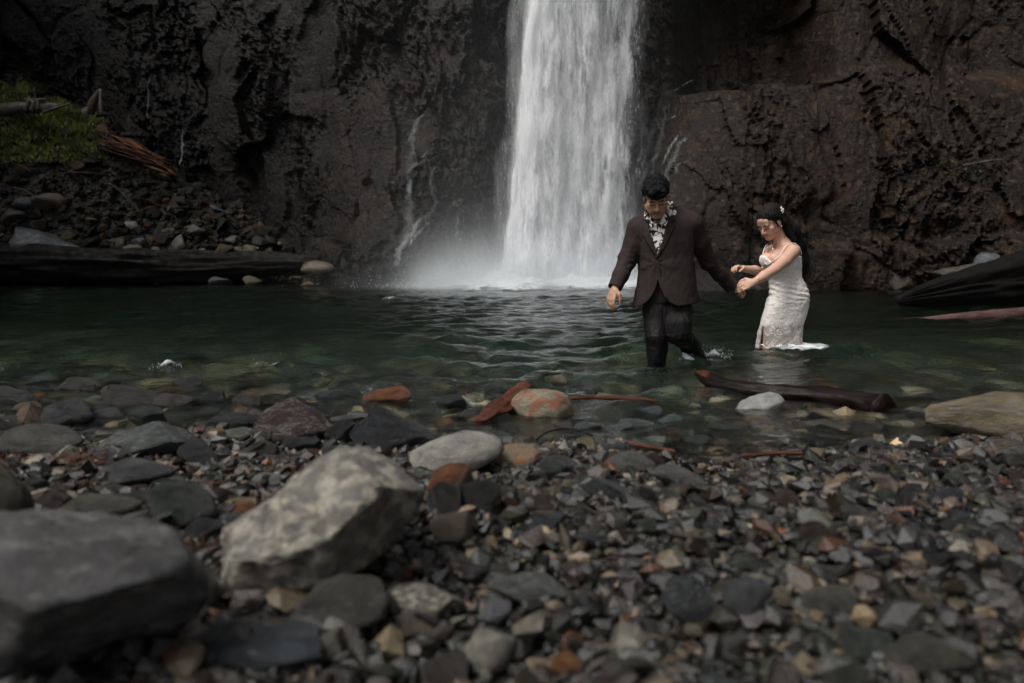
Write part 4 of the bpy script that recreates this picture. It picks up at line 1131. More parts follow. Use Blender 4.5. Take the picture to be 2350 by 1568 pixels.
# ================================================================ PEOPLE: smooth distance fields turned into continuous meshes
class Field:
    def __init__(self, lo, hi, h):
        self.lo = np.array(lo, float); self.h = h
        self.n = np.ceil((np.array(hi) - self.lo) / h).astype(int) + 1
        self.d = np.full(self.n, .08, np.float32)
    def box(self, lo, hi):
        a = np.clip(np.floor((np.array(lo) - self.lo) / self.h).astype(int), 0, self.n)
        b = np.clip(np.ceil((np.array(hi) - self.lo) / self.h).astype(int) + 1, 0, self.n)
        if (b <= a).any(): return None
        ax = [self.lo[i] + self.h * np.arange(a[i], b[i]) for i in range(3)]
        G = np.meshgrid(*ax, indexing='ij')
        return tuple(slice(a[i], b[i]) for i in range(3)), G
    def _comb(self, sl, v, k, sub=False):
        d = self.d[sl]
        if sub:
            v = -v
            if k > 0:
                hh = np.clip(.5 - .5 * (d - v) / k, 0, 1); self.d[sl] = d * (1 - hh) + v * hh + k * hh * (1 - hh)
            else: self.d[sl] = np.maximum(d, v)
        else:
            if k > 0:
                hh = np.clip(.5 + .5 * (d - v) / k, 0, 1); self.d[sl] = d * (1 - hh) + v * hh - k * hh * (1 - hh)
            else: self.d[sl] = np.minimum(d, v)
    def cone(self, a, b, ra, rb, k=.012, sub=False):
        a, b = np.array(list(a), float), np.array(list(b), float)
        m = max(ra, rb) + k + .012
        q = self.box(np.minimum(a, b) - m, np.maximum(a, b) + m)
        if q is None: return
        sl, (x, y, z) = q
        ab = b - a; L2 = ab @ ab + 1e-12
        t = np.clip(((x - a[0]) * ab[0] + (y - a[1]) * ab[1] + (z - a[2]) * ab[2]) / L2, 0, 1)
        v = np.sqrt((x - a[0] - t * ab[0]) ** 2 + (y - a[1] - t * ab[1]) ** 2 + (z - a[2] - t * ab[2]) ** 2) - (ra + (rb - ra) * t)
        self._comb(sl, v.astype(np.float32), k, sub)
    def chain(self, pts, rad, k=.012):
        for i in range(len(pts) - 1): self.cone(pts[i], pts[i + 1], rad[i], rad[i + 1], k)
    def ell(self, c, r, R=None, k=.012, sub=False):
        c = np.array(list(c), float); r = np.array(r, float)
        m = r.max() + k + .012
        q = self.box(c - m, c + m)
        if q is None: return
        sl, (x, y, z) = q
        X, Y, Z = x - c[0], y - c[1], z - c[2]
        if R is not None:
            X, Y, Z = R[0, 0] * X + R[1, 0] * Y + R[2, 0] * Z, R[0, 1] * X + R[1, 1] * Y + R[2, 1] * Z, R[0, 2] * X + R[1, 2] * Y + R[2, 2] * Z
        k0 = np.sqrt((X / r[0]) ** 2 + (Y / r[1]) ** 2 + (Z / r[2]) ** 2)
        k1 = np.sqrt((X / r[0] ** 2) ** 2 + (Y / r[1] ** 2) ** 2 + (Z / r[2] ** 2) ** 2) + 1e-6
        self._comb(sl, (k0 * (k0 - 1) / k1).astype(np.float32), k, sub)
    def loft(self, rows, k=.012, p=2.2):
        """rows: (z, cx, cy, half width, half depth)"""
        rows = np.array(sorted(rows)); m = .03
        q = self.box((np.min(rows[:, 1] - rows[:, 3]) - m, np.min(rows[:, 2] - rows[:, 4]) - m, rows[0, 0] - m), (np.max(rows[:, 1] + rows[:, 3]) + m, np.max(rows[:, 2] + rows[:, 4]) + m, rows[-1, 0] + m))
        sl, (x, y, z) = q
        zz = np.clip(z[0, 0], rows[0, 0], rows[-1, 0])
        def cub(col):
            f = np.interp(zz, rows[:, 0], rows[:, col])
            kk = np.ones(9) / 9
            return np.convolve(np.pad(f, 4, 'edge'), kk, 'valid')
        cx, cy, a, b = (cub(i) for i in (1, 2, 3, 4))
        e = ((np.abs(x - cx) / a) ** p + (np.abs(y - cy) / b) ** p) ** (1 / p)
        v = (e - 1) * np.minimum(a, b)
        v = np.maximum(v, np.maximum(z - rows[-1, 0], rows[0, 0] - z))
        self._comb(sl, v.astype(np.float32), k)
    def mesh(self, fn=None):
        d = self.d
        if fn is not None: d = fn(d)
        ins = d < 0
        c = ins[:-1, :-1, :-1].astype(np.int8)
        tot = np.zeros(np.array(d.shape) - 1, np.int8)
        for i in (0, 1):
            for j in (0, 1):
                for l in (0, 1):
                    tot += ins[i:d.shape[0] - 1 + i, j:d.shape[1] - 1 + j, l:d.shape[2] - 1 + l]
        cells = np.argwhere((tot > 0) & (tot < 8))
        corner = np.array([(i, j, l) for i in (0, 1) for j in (0, 1) for l in (0, 1)])
        val = np.stack([d[cells[:, 0] + o[0], cells[:, 1] + o[1], cells[:, 2] + o[2]] for o in corner], 1)
        acc = np.zeros((len(cells), 3)); cnt = np.zeros(len(cells))
        for a in range(8):
            for b in range(a + 1, 8):
                if np.abs(corner[a] - corner[b]).sum() != 1: continue
                va, vb = val[:, a], val[:, b]
                cr = (va < 0) != (vb < 0)
                t = np.where(cr, va / np.where(cr, va - vb, 1), 0)
                acc += np.where(cr[:, None], corner[a] + t[:, None] * (corner[b] - corner[a]), 0); cnt += cr
        V = self.lo + self.h * (cells + acc / cnt[:, None])
        idx = np.full(np.array(d.shape) - 1, -1, np.int32)
        idx[cells[:, 0], cells[:, 1], cells[:, 2]] = np.arange(len(cells))
        Fs = []
        for ax in range(3):
            o1, o2 = [(1, 2), (2, 0), (0, 1)][ax]
            s0 = [slice(1, -1)] * 3; s1 = [slice(1, -1)] * 3
            s0[ax] = slice(0, -1); s1[ax] = slice(1, None)
            A, B = ins[tuple(s0)], ins[tuple(s1)]
            e = np.argwhere(A != B)
            if not len(e): continue
            base = e.copy(); base[:, o1] += 1; base[:, o2] += 1
            flip = A[e[:, 0], e[:, 1], e[:, 2]]
            def g(d1, d2):
                q = base.copy(); q[:, o1] -= d1; q[:, o2] -= d2
                return idx[q[:, 0], q[:, 1], q[:, 2]]
            Q = np.stack([g(1, 1), g(0, 1), g(0, 0), g(1, 0)], 1)
            Q[~flip] = Q[~flip][:, ::-1]
            Fs.append(Q)
        F = np.vstack(Fs)
        F = F[(F >= 0).all(1)]
        return V, F
def vnormals(V, F):
    n_ = np.cross(V[F[:, 2]] - V[F[:, 0]], V[F[:, 3]] - V[F[:, 1]])
    N = np.zeros_like(V)
    for i in range(4): np.add.at(N, F[:, i], n_)
    return N / (np.linalg.norm(N, axis=1)[:, None] + 1e-12)
def ms(x, y, Y): return at(x / 1.06383, y / 1.06383, Y)
def seg_dist(V, a, b):
    a, b = np.array(list(a)), np.array(list(b)); ab = b - a
    t = np.clip(((V - a) @ ab) / (ab @ ab), 0, 1)
    return np.linalg.norm(V - a - t[:, None] * ab, axis=1)
def rot(rx=0, ry=0, rz=0):
    return np.array((Matrix.Rotation(rz, 3, 'Z') @ Matrix.Rotation(ry, 3, 'Y') @ Matrix.Rotation(rx, 3, 'X')))
def unit(v):
    v = np.array(list(v), float); return v / np.linalg.norm(v)
def hand(f, wrist, d, nrm, thumb, s=1.0, curl=(.5, .55, .6, .65), tcurl=.3, rw=.024, spread=1.0):
    """palm with five fingers: d towards the fingertips, nrm the way the palm faces, thumb the thumb side; returns fingertips"""
    w = np.array(list(wrist)); d, thumb = unit(d), unit(thumb)
    nrm = unit(nrm - d * (np.array(nrm) @ d)); thumb = unit(thumb - d * (thumb @ d) - nrm * (thumb @ nrm))
    tips = []
    f.cone(w - d * .01, w + d * .045 * s, rw * .95, .021 * s, .012)
    for i, (off, L, kl) in enumerate(zip((.031, .0105, -.0105, -.030), (.068, .076, .070, .056), (.088, .092, .087, .078))):
        kn = w + d * kl * s + thumb * off * s * spread
        f.cone(w + d * .018 * s + thumb * off * .55 * s, kn, .0155 * s, .0118 * s, .012)
        ang = 0.0; p = kn
        for j, (fr, mul) in enumerate(((.44, .8), (.31, 1.0), (.25, .7))):
            ang += curl[i] * mul
            dd = d * math.cos(ang) + nrm * math.sin(ang) + thumb * off * 1.2 * (spread - .8)
            q = p + unit(dd) * L * fr * s
            f.cone(p, q, (.0098 - .0009 * j) * s, (.0089 - .0010 * j) * s, .0035); p = q
        tips.append(p)
    b = w + d * .022 * s + thumb * .022 * s
    m1 = b + unit(d * .55 + thumb * .75 + nrm * .25) * .042 * s
    m2 = m1 + unit(d * .85 + thumb * (.45 - tcurl) + nrm * (.2 + tcurl)) * .034 * s
    m3 = m2 + unit(d * .9 + thumb * (.15 - tcurl) + nrm * (.2 + tcurl * 1.2)) * .026 * s
    f.cone(b, m1, .017 * s, .0125 * s, .010); f.cone(m1, m2, .0118 * s, .0105 * s, .004); f.cone(m2, m3, .0102 * s, .008 * s, .004)
    tips.append(m3)
    return tips
def head(f, H, R, s=1.0, female=False):
    """skull, face, ears in the field; local axes x right, -y forward, z up"""
    H = np.array(list(H))
    P = lambda x, y, z: H + R @ (np.array((x, y, z)) * s)
    E = lambda c, r, k=.012, sub=False: f.ell(P(*c), np.array(r) * s, R, k * s, sub)
    K = lambda a, b, ra, rb, k=.008, sub=False: f.cone(P(*a), P(*b), ra * s, rb * s, k * s, sub)
    jw = .047 if female else .054
    E((0, .012, .036), (.074, .094, .080))
    E((0, -.028, -.030), (.060, .062, .076), .02)
    for sx in (-1, 1):
        K((sx * jw, .002, -.055), (sx * .018, -.070, -.100), .024, .017 if female else .021, .02)
        E((sx * .042, -.058, -.022), (.023, .022, .022), .02)
        E((sx * .030, -.066, -.060), (.026, .022, .026), .02)
    E((0, -.076, -.100), (.020, .018, .016), .014)
    K((-.040, -.080, .018), (.040, -.080, .018), .012, .012, .012)
    E((0, -.074, .045), (.050, .020, .035), .02)
    for sx in (-1, 1):
        E((sx * .032, -.102, -.003), (.019, .017, .012), .010, True)
        E((sx * .031, -.0765, -.006), (.0155, .0135, .0125), .004)
    nw = .0105 if female else .0135
    K((0, -.090, .010), (0, -.112, -.034), .0065, .0105 if female else .0125, .008)
    for sx in (-1, 1): E((sx * nw, -.098, -.039), (.0085 if female else .0105, .011, .008), .006)
    K((-.021, -.082, -.063), (0, -.0925, -.0595), .0050, .0066, .005); K((.021, -.082, -.063), (0, -.0925, -.0595), .0050, .0066, .005)
    K((-.018, -.080, -.071), (0, -.0905, -.074), .0052, .0082, .005); K((.018, -.080, -.071), (0, -.0905, -.074), .0052, .0082, .005)
    E((0, -.096, -.0672), (.016, .006, .0016), .003, True)
    for sx in (-1, 1):
        E((sx * .076, .012, -.010), (.008, .019, .030), .006); E((sx * .084, .010, -.008), (.004, .010, .017), .004, True)
    return P
def paint_face(V, P, skin, s=1.0, female=False):
    C_ = np.tile(np.array(skin), (len(V), 1))
    def blend(dist, r0, r1, col, a=1.0):
        w = np.clip((r1 - dist) / (r1 - r0), 0, 1)[:, None] * a
        C_[:] = C_ * (1 - w) + np.array(col) * w
    sk = np.array(skin)
    for sx in (-1, 1):
        blend(np.linalg.norm(V - P(sx * .045, -.075, -.035), axis=1), .0, .035, sk * np.array((1.12, .88, .84)), .5)
        b1, b2, b3 = P(sx * .014, -.098, .014), P(sx * .034, -.094, .022), P(sx * .052, -.078, .014)
        dist = np.minimum(seg_dist(V, b1, b2), seg_dist(V, b2, b3))
        blend(dist, .0035, .0085 if not female else .0070, (.010, .007, .006), .92)
        e1, e2, e3 = P(sx * .017, -.086, -.008), P(sx * .032, -.092, -.0125), P(sx * .047, -.082, -.009)
        dist = np.minimum(seg_dist(V, e1, e2), seg_dist(V, e2, e3))
        blend(dist, .0022, .0065, (.008, .006, .006), .95)
    m = np.minimum(seg_dist(V, P(-.021, -.085, -.064), P(0, -.097, -.060)), seg_dist(V, P(.021, -.085, -.064), P(0, -.097, -.060)))
    m = np.minimum(m, np.minimum(seg_dist(V, P(-.018, -.085, -.071), P(0, -.095, -.074)), seg_dist(V, P(.018, -.085, -.071), P(0, -.095, -.074))))
    lip = sk * np.array((1.0, .62, .60)) if female else sk * np.array((.95, .72, .72))
    blend(m, .005, .010, lip, .85)
    blend(seg_dist(V, P(-.019, -.092, -.0665), P(.019, -.092, -.0665)), .0015, .004, sk * .25, .8)
    for sx in (-1, 1): blend(np.linalg.norm(V - P(sx * .0085, -.104, -.0455), axis=1), .002, .006, sk * .25, .8)
    return C_
def skin_mat(name, rough=.48):
    n = NT(name); co = n.coord()
    c = n.n('Attribute', {'attribute_name': 'skin_colour'}).outputs['Color']
    c = n.mix(n.ramp(n.noise(co, 30, 4), (.35, 0.0), (.7, .18)), c, n.mix(1.0, c, (1.0, .72, .66), 'MULTIPLY'))
    n.pbr(Base_Color=c, Roughness=rough, Specular_IOR_Level=.4, Subsurface_Weight=.12, Subsurface_Radius=(.012, .005, .003), Subsurface_Scale=.5,
          Normal=n.bump(n.noise(co, 160, 3), .12, .002))
    return n.m
def cloth_mat(name, col, rough=.8, weave=420.0, var=.25, spec=.3, sheen=.2):
    n = NT(name); co = n.coord()
    a = n.noise(co, 9, 5, .6); b = n.noise(co, weave, 2)
    d_, l_ = tuple(c * (1 - var) for c in col), tuple(c * (1 + var) for c in col)
    cc = n.mix(n.math('MULTIPLY', n.ramp(b, (.4, 0.0), (.62, 1.0)), .4), n.ramp(a, (.3, d_), (.7, l_)), tuple(c * 1.7 for c in col))
    n.pbr(Base_Color=cc, Roughness=rough, Specular_IOR_Level=spec, Sheen_Weight=sheen * .0, Normal=n.bump(n.math('ADD', a, n.math('MULTIPLY', b, .25)), .35, .006))
    return n.m
def folds(V, F, amp, freq, seed, region=None):
    N = vnormals(V, F)
    w = fbm(V * np.array(freq) + seed, 4, seed)
    w = np.sign(w) * np.abs(w) ** .8
    if region is not None: w = w * region
    return V + N * (amp * w)[:, None]
def part_mesh(name, V, F, m, parent, cols=None):
    V = V - np.array(parent.location)
    me = mesh_np(name, V, F, True, cols, 'skin_colour')
    return link(name, me, m, parent)
BED_L = bed_at
# ---------------------------------------------------------------- the man in the suit
MY = 4.8
man = empty('person', (1.06, MY, bed_at(1.0, MY)), 'person in a dark brown suit and floral shirt wading with head bowed', 'person', 'couple wading in the pool')
SK_M = (.43, .255, .165)
f = Field((.58, 4.42, -.5), (1.82, 5.28, 1.36), .0042)
RH = rot(math.radians(33), math.radians(-4), math.radians(-10))
HM = ms(1602, 482, 4.70)
PM = head(f, HM, RH, 1.02)
neck = ms(1620, 540, 4.84)
f.cone(PM(0, .035, -.05), neck, .056, .060, .02)
f.cone(neck, ms(1620, 600, 4.85), .060, .10, .03)
S1, E1, W1 = ms(1560, 562, 4.82), ms(1532, 634, 4.84), ms(1503, 700, 4.74)
S2, E2, W2 = ms(1688, 552, 4.84), ms(1730, 640, 4.96), ms(1784, 699, 5.06)
pelv = ms(1630, 735, 4.82)
f.loft([(.40, 1.09, 4.83, .15, .09), (.62, 1.09, 4.83, .145, .085), (.85, 1.07, 4.83, .16, .09), (.96, 1.07, 4.84, .14, .07)], .02)
f.chain([S1, E1, W1], [.045, .036, .026]); f.chain([S2, E2, W2], [.045, .036, .026])
f.cone(S1, ms(1620, 555, 4.84), .045, .06, .03); f.cone(S2, ms(1620, 555, 4.84), .045, .06, .03)
# legs and feet under the cloth
K1, A1 = ms(1600, 822, 4.76), np.array((1.02, 4.80, bed_at(1.02, 4.8) + .09))
K2 = ms(1660, 812, 4.76); A2 = np.array(list(ms(1712, 870, 5.02))) + np.array((0, 0, -.06))
f.chain([ms(1600, 735, 4.83), K1, A1], [.06, .04, .030]); f.chain([ms(1660, 735, 4.83), K2, A2], [.05, .03, .022])
T1 = hand(f, ms(1501, 703, 4.73), ms(1490, 735, 4.70) - ms(1501, 703, 4.73), (.55, .45, 0), (.35, -.75, 0), 1.0, (.38, .45, .5, .55), .35)
hw = ms(1787, 699, 5.065); HT = ms(1806, 706, 5.10)
T2 = hand(f, hw, ms(1806, 705, 5.09) - hw, (.2, .35, -.7), (.1, -.7, -.5), .98, (.75, .8, .85, .9), .4)
V, F = f.mesh()
cols = paint_face(V, PM, SK_M, 1.02)
loc_ = (V - np.array(list(HM))) @ RH / 1.02
# stubble shade on jaw and faded hair at the sides
jaw = np.clip((-.05 - loc_[:, 2]) / .04, 0, 1) * np.clip((.03 - loc_[:, 1]) / .03, 0, 1) * (np.abs(loc_[:, 0]) < .09) * (loc_[:, 2] > -.13)
cols *= (1 - .22 * jaw)[:, None]
MAT_SKIN_M = skin_mat('skin_brown')
part_mesh('body', V, F, MAT_SKIN_M, man, cols)
# short curly hair
f = Field(np.array(list(HM)) - .2, np.array(list(HM)) + .2, .0036)
E = lambda c, r_, k_=.012, sub=False: f.ell(PM(*c), np.array(r_) * 1.02, RH, k_, sub)
E((0, .014, .066), (.085, .100, .084)); E((0, .03, .02), (.083, .094, .070), .02)
E((-.004, -.062, .088), (.064, .045, .036), .02)
for cx_, cz_ in ((-.040, .070), (-.018, .056), (.006, .050), (.026, .062), (.044, .072)): E((cx_, -.094, cz_), (.017, .015, .024), .010)
q = f.box(f.lo, f.lo + f.h * f.n); sl, (x, y, z) = q
hx = np.array(list(HM))
lx = [(R0 * (x - hx[0]) + R1 * (y - hx[1]) + R2 * (z - hx[2])) / 1.02 for R0, R1, R2 in ((RH[0, 0], RH[1, 0], RH[2, 0]), (RH[0, 1], RH[1, 1], RH[2, 1]), (RH[0, 2], RH[1, 2], RH[2, 2]))]
hair_line = np.where(lx[1] < -.05, .066 - .012 * np.cos(lx[0] * 55), np.where(lx[1] < .005, .03, -.055))
hl = np.interp(lx[1].ravel(), [-.12, -.085, -.06, -.03, -.005, .03, .1], [.034, .036, .044, .030, .018, -.03, -.06]).reshape(x.shape)
f.d = np.maximum(f.d, ((hl - lx[2]) * .8).astype(np.float32))
V, F = f.mesh()
V = folds(V, F, .0055, (42, 42, 42), 5)
V = folds(V, F, .0034, (110, 110, 110), 6)
n = NT('black_hair'); co = n.coord()
n.pbr(Base_Color=n.ramp(n.noise(co, 60, 4), (.3, (.004, .004, .0045)), (.7, (.014, .014, .015))), Roughness=.72, Specular_IOR_Level=.16, Normal=n.bump(n.noise(co, 190, 4), 1.0, .006))
MAT_HAIR = n.m
hair_m = part_mesh('hair', V, F, MAT_HAIR, man)
N = vnormals(V, F); rr = np.random.default_rng(8)
# loose curls
Vs, Fs = [], []; off = 0
top = np.where(((V - hx) @ RH)[:, 2] > .055)[0]
for i in rr.choice(top, 240):
    p, nn = V[i], N[i]; s_ = unit(np.cross(nn, rr.normal(size=3))); t_ = np.cross(nn, s_)
    rad = rr.uniform(.004, .009); th = np.linspace(0, rr.uniform(2.5, 5), 6)
    pts = [p - nn * .003 + nn * (np.sin(a) * rad * .9) + s_ * ((1 - np.cos(a)) * rad) + t_ * a * .0016 for a in th]
    v, ff = tube_path(pts, [.0016] * 5 + [.0008], 5, sub=1)
    Vs.append(v); Fs += [[k_ + off for k_ in g_] for g_ in ff]; off += len(v)
me = mesh_py('curl', np.vstack(Vs) - np.array(man.location), Fs); o = link('curl', me, MAT_HAIR, hair_m); o['kind'] = 'stuff'
# ---- jacket
f = Field((.58, 4.45, .28), (1.82, 5.28, 1.20), .0044)
CYJ = 4.83
f.loft([(.30, 1.088, CYJ, .236, .165), (.385, 1.088, CYJ, .230, .160), (.50, 1.092, CYJ, .215, .150), (.62, 1.090, CYJ, .200, .140), (.74, 1.078, CYJ, .192, .138), (.83, 1.070, CYJ, .196, .142), (.93, 1.062, CYJ + .005, .206, .132), (.985, 1.062, CYJ + .01, .190, .110), (1.03, 1.066, CYJ + .02, .12, .09), (1.075, 1.062, CYJ + .02, .082, .075)], .02, 2.35)
nb = ms(1618, 515, 4.86)
f.cone(ms(1556, 552, 4.84), nb, .060, .072, .03); f.cone(ms(1692, 541, 4.85), nb, .060, .072, .03)
f.chain([ms(1557, 560, 4.83), ms(1548, 598, 4.84), E1, ms(1516, 672, 4.79), W1], [.074, .070, .062, .053, .049], .022)
f.chain([ms(1692, 550, 4.85), ms(1706, 592, 4.90), E2, ms(1758, 670, 5.01), W2], [.073, .069, .060, .054, .050], .022)
sl, (x, y, z) = f.box(f.lo, f.lo + f.h * f.n)
sl = tuple(slice(0, n_) for n_ in f.n)
# build the coordinates of the full grid once
ax = [f.lo[i] + f.h * np.arange(f.n[i]) for i in range(3)]
x, y, z = np.meshgrid(*ax, indexing='ij', sparse=True)
D0 = f.d.copy()
def X_of(pts, zq):          # photo edge points -> x as function of z on the chest plane
    P_ = [ms(a, b, 4.70) for a, b in pts]
    o = np.argsort([p.z for p in P_])
    return np.interp(zq, [P_[i].z for i in o], [P_[i].x for i in o])
zq = ax[2]
vl = X_of([(1574, 490), (1577, 505), (1582, 535), (1590, 573), (1604, 623)], zq); vr = X_of([(1642, 485), (1639, 500), (1634, 522), (1626, 554), (1616, 588), (1605, 623)], zq)
front = (y < 4.80)
zv = ms(1604, 623, 4.70).z
inV = (np.maximum(vl - x, x - vr) + 0 * y)
vcut = np.maximum(np.maximum(inV, y - 4.80), zv - z)
# lapels: raised bands either side of the opening, with a notch
wl = np.interp(zq, [zv - .02, zv + .05, .93, 1.0, 1.06], [.004, .030, .062, .058, .03])
notch = (np.abs(zq - .968) < .007)
wl = np.where(notch, wl * .55, wl)
lap = np.minimum(np.maximum(np.maximum(x - vl, vl - wl - x), y - 4.80), np.maximum(np.maximum(vr - x, x - vr - wl), y - 4.80)) + 0 * z
armx = (x > .90) & (x < 1.25)
D1 = np.where((lap < 0) & (z > zv - .02) & (z < 1.05) & armx, D0 - .009, D0)
ol = X_of([(1606, 682), (1602, 700), (1592, 722), (1580, 738), (1560, 751), (1540, 756)], zq); orr = X_of([(1606, 682), (1611, 700), (1621, 722), (1636, 740), (1664, 750), (1700, 754)], zq)
za = ms(1606, 682, 4.70).z
ocut = np.maximum(np.maximum(np.maximum(ol - x, x - orr) + 0 * y, y - 4.84), z - za)
hem = ms(1600, 748, 4.70).z
hemz = hem + .02 * np.clip((x - 1.09) / .2, -1, 1)
shell = np.maximum(D1, -(D0 + .010))
shell = np.where(np.abs(D0) > .07, D1, shell)
shell = np.maximum(shell, hemz - z)
shell = np.maximum(shell, -vcut); shell = np.maximum(shell, -ocut)
# front edge seam from button to opening
cxs = np.interp(zq, [za, zv], [1.025, 1.022])
seam = np.exp(-((x - cxs) / .004) ** 2) * ((z < zv) & (z > za - .01)) * front
shell = shell + (.004 * seam).astype(np.float32)
cutw1 = np.array(list(W1)); d1 = unit(W1 - E1); cutw2 = np.array(list(W2)); d2 = unit(W2 - E2)
pl1 = (x - cutw1[0]) * d1[0] + (y - cutw1[1]) * d1[1] + (z - cutw1[2]) * d1[2] - .012
pl2 = (x - cutw2[0]) * d2[0] + (y - cutw2[1]) * d2[1] + (z - cutw2[2]) * d2[2] - .012
near1 = np.sqrt((x - cutw1[0]) ** 2 + (y - cutw1[1]) ** 2 + (z - cutw1[2]) ** 2) < .12
near2 = np.sqrt((x - cutw2[0]) ** 2 + (y - cutw2[1]) ** 2 + (z - cutw2[2]) ** 2) < .12
shell = np.where(near1, np.maximum(shell, pl1), shell); shell = np.where(near2, np.maximum(shell, pl2), shell)
neckc = np.array(list(ms(1616, 500, 4.85)))
f.d = shell.astype(np.float32)
f.cone(ms(1612, 520, 4.80), neckc + np.array((0, -.02, .12)), .070, .082, 0, True)
V, F = f.mesh()
# folds: at the elbows, across the waist towards the button, long soft drapes
bt = np.array(list(ms(1604, 643, 4.68)))
rel = V - bt; ang = np.arctan2(rel[:, 2], rel[:, 0]); rd = np.hypot(rel[:, 0], rel[:, 2])
N = vnormals(V, F)
pull = np.cos(ang * 7 + 1.0) * np.exp(-(rd / .16) ** 2) * (rd > .02) * (V[:, 1] < 4.80)
V = V + N * (.0022 * pull)[:, None]
V = folds(V, F, .0050, (9, 9, 5), 31)
se1 = np.exp(-(np.linalg.norm(V - np.array(list(E1)), axis=1) / .10) ** 2) + np.exp(-(np.linalg.norm(V - np.array(list(E2)), axis=1) / .10) ** 2)
V = folds(V, F, .006, (12, 12, 38), 41, se1)
V = folds(V, F, .0012, (40, 40, 20), 35)
MAT_SUIT = cloth_mat('suit_brown_wool', (.0215, .0142, .0138), .85, 520)
jacket = part_mesh('jacket', V, F, MAT_SUIT, man); jacket['label'] = 'dark brown wool suit jacket buttoned once'
o = part_mesh('button', *(lambda Vi, Fi: (Vi * np.array((.009, .005, .009)) + bt + np.array((.004, -.012, 0)), np.hstack([Fi, Fi[:, 2:]])))(*ico(2)), simple_mat('button_black', (.012, .01, .01), .35), jacket) if False else None
Vi, Fi = ico(2)
bm_ = mesh_np('button', Vi * np.array((.008, .004, .008)) + bt + np.array((.003, .0, 0)) - np.array(man.location), Fi)
link('button', bm_, simple_mat('button_black', (.012, .010, .010), .35), jacket)
# ---- shirt: floral print
f = Field((.80, 4.60, .62), (1.32, 5.02, 1.14), .0046)
f.loft([(.64, 1.075, CYJ, .170, .130), (.74, 1.075, CYJ, .172, .130), (.83, 1.066, CYJ, .172, .133), (.93, 1.062, CYJ + .003, .165, .122), (.985, 1.062, CYJ + .005, .12, .095), (1.05, 1.058, CYJ - .005, .080, .080)], .02, 2.2)
f.cone(nb, ms(1606, 540, 4.76), .074, .066, .02)
# collar wings standing round the neck
for a_, b_, c_ in (((1578, 500, 4.80), (1577, 530, 4.735), (1592, 556, 4.695)), ((1641, 494, 4.80), (1637, 520, 4.735), (1620, 556, 4.695))):
    f.cone(ms(*a_), ms(*b_), .007, .012, .014); f.cone(ms(*b_), ms(*c_), .012, .005, .014)
f.cone(ms(1602, 532, 4.72), ms(1605, 556, 4.64), .036, .010, .01, True)
f.cone(PM(0, .02, -.04), ms(1614, 535, 4.80), .064, .050, .006, True)
V, F = f.mesh()
V = folds(V, F, .003, (25, 25, 14), 51)
n = NT('shirt_floral'); co = n.coord()
vo = n.n('TexVoronoi', {'feature': 'SMOOTH_F1'}, Scale=34.0, Smoothness=.25); wv = n.n('TexNoise', None, Scale=30.0, Detail=2.0); n.set(wv.inputs['Vector'], co)
ad = n.n('VectorMath', {'operation': 'ADD'}); scn = n.n('VectorMath', {'operation': 'SCALE'}); scn.inputs['Scale'].default_value = .06; n.set(scn.inputs[0], wv.outputs['Color']); n.set(ad.inputs[0], co); n.set(ad.inputs[1], scn.outputs[0]); n.set(vo.inputs['Vector'], ad.outputs[0])
wvn = n.noise(co, 75, 3, .6)
petal = n.ramp(n.math('ADD', vo.outputs['Distance'], n.math('MULTIPLY', n.math('SUBTRACT', wvn, .5), .55)), (.52, 1.0), (.57, 0.0))
n.pbr(Base_Color=n.mix(petal, (.010, .009, .009), (.72, .70, .66)), Roughness=.75, Specular_IOR_Level=.3)
shirt = part_mesh('shirt', V, F, n.m, man); shirt['label'] = 'black and white floral shirt with open collar'
# white undershirt showing at the open collar
f = Field((.9, 4.60, .84), (1.20, 5.0, 1.04), .0045)
f.cone(ms(1604, 553, 4.775), ms(1605, 566, 4.775), .050, .055, .01)
f.cone(PM(0, .02, -.06), PM(0, -.06, -.17), .050, .052, .006, True)
V, F = f.mesh()
part_mesh('undershirt', V, F, cloth_mat('undershirt_white', (.62, .60, .58), .8, 300, .1), man)
# ---- trousers
f = Field((.70, 4.45, -.45), (1.62, 5.25, .60), .0046)
f.loft([(.42, 1.085, CYJ, .185, .112), (.50, 1.088, CYJ, .182, .112), (.58, 1.09, CYJ, .17, .11)], .03)
L1 = [ms(1604, 728, 4.83), ms(1602, 760, 4.82), ms(1602, 800, 4.79), K1, ms(1603, 850, 4.78), A1 + np.array((0, 0, .02))]
f.chain(L1, [.094, .094, .080, .073, .071, .062], .03)
L2 = [ms(1657, 726, 4.83), ms(1656, 756, 4.81), ms(1656, 790, 4.76), ms(1657, 814, 4.75), ms(1684, 843, 4.88), A2]
f.chain(L2, [.094, .095, .086, .076, .066, .058], .03)
V, F = f.mesh()
V = folds(V, F, .007, (13, 13, 3), 61); V = folds(V, F, .003, (34, 34, 7), 62)
kn = np.exp(-(np.linalg.norm(V - np.array(list(ms(1668, 822, 4.78))), axis=1) / .12) ** 2) + np.exp(-(np.linalg.norm(V - np.array(list(ms(1602, 835, 4.78))), axis=1) / .10) ** 2)
V = folds(V, F, .005, (10, 10, 34), 63, kn)
n = NT('trousers_wet'); co = n.coord(); pos = n.n('NewGeometry').outputs['Position']
zc = n.n('SeparateXYZ', None, _0=pos).outputs[2]
wet = n.ramp(n.math('ADD', zc, n.math('MULTIPLY', n.noise(co, 7, 3), .12)), (.22, 1.0), (.42, 0.0))
n.pbr(Base_Color=n.mix(wet, (.0085, .0062, .0062), (.0035, .0034, .0038)), Roughness=n.ramp(wet, (0, .8), (1, .55)), Specular_IOR_Level=.3, Normal=n.bump(n.noise(co, 22, 4), .5, .01))
tr_ = part_mesh('trousers', V, F, n.m, man); tr_['label'] = 'dark trousers soaked black to the knee'
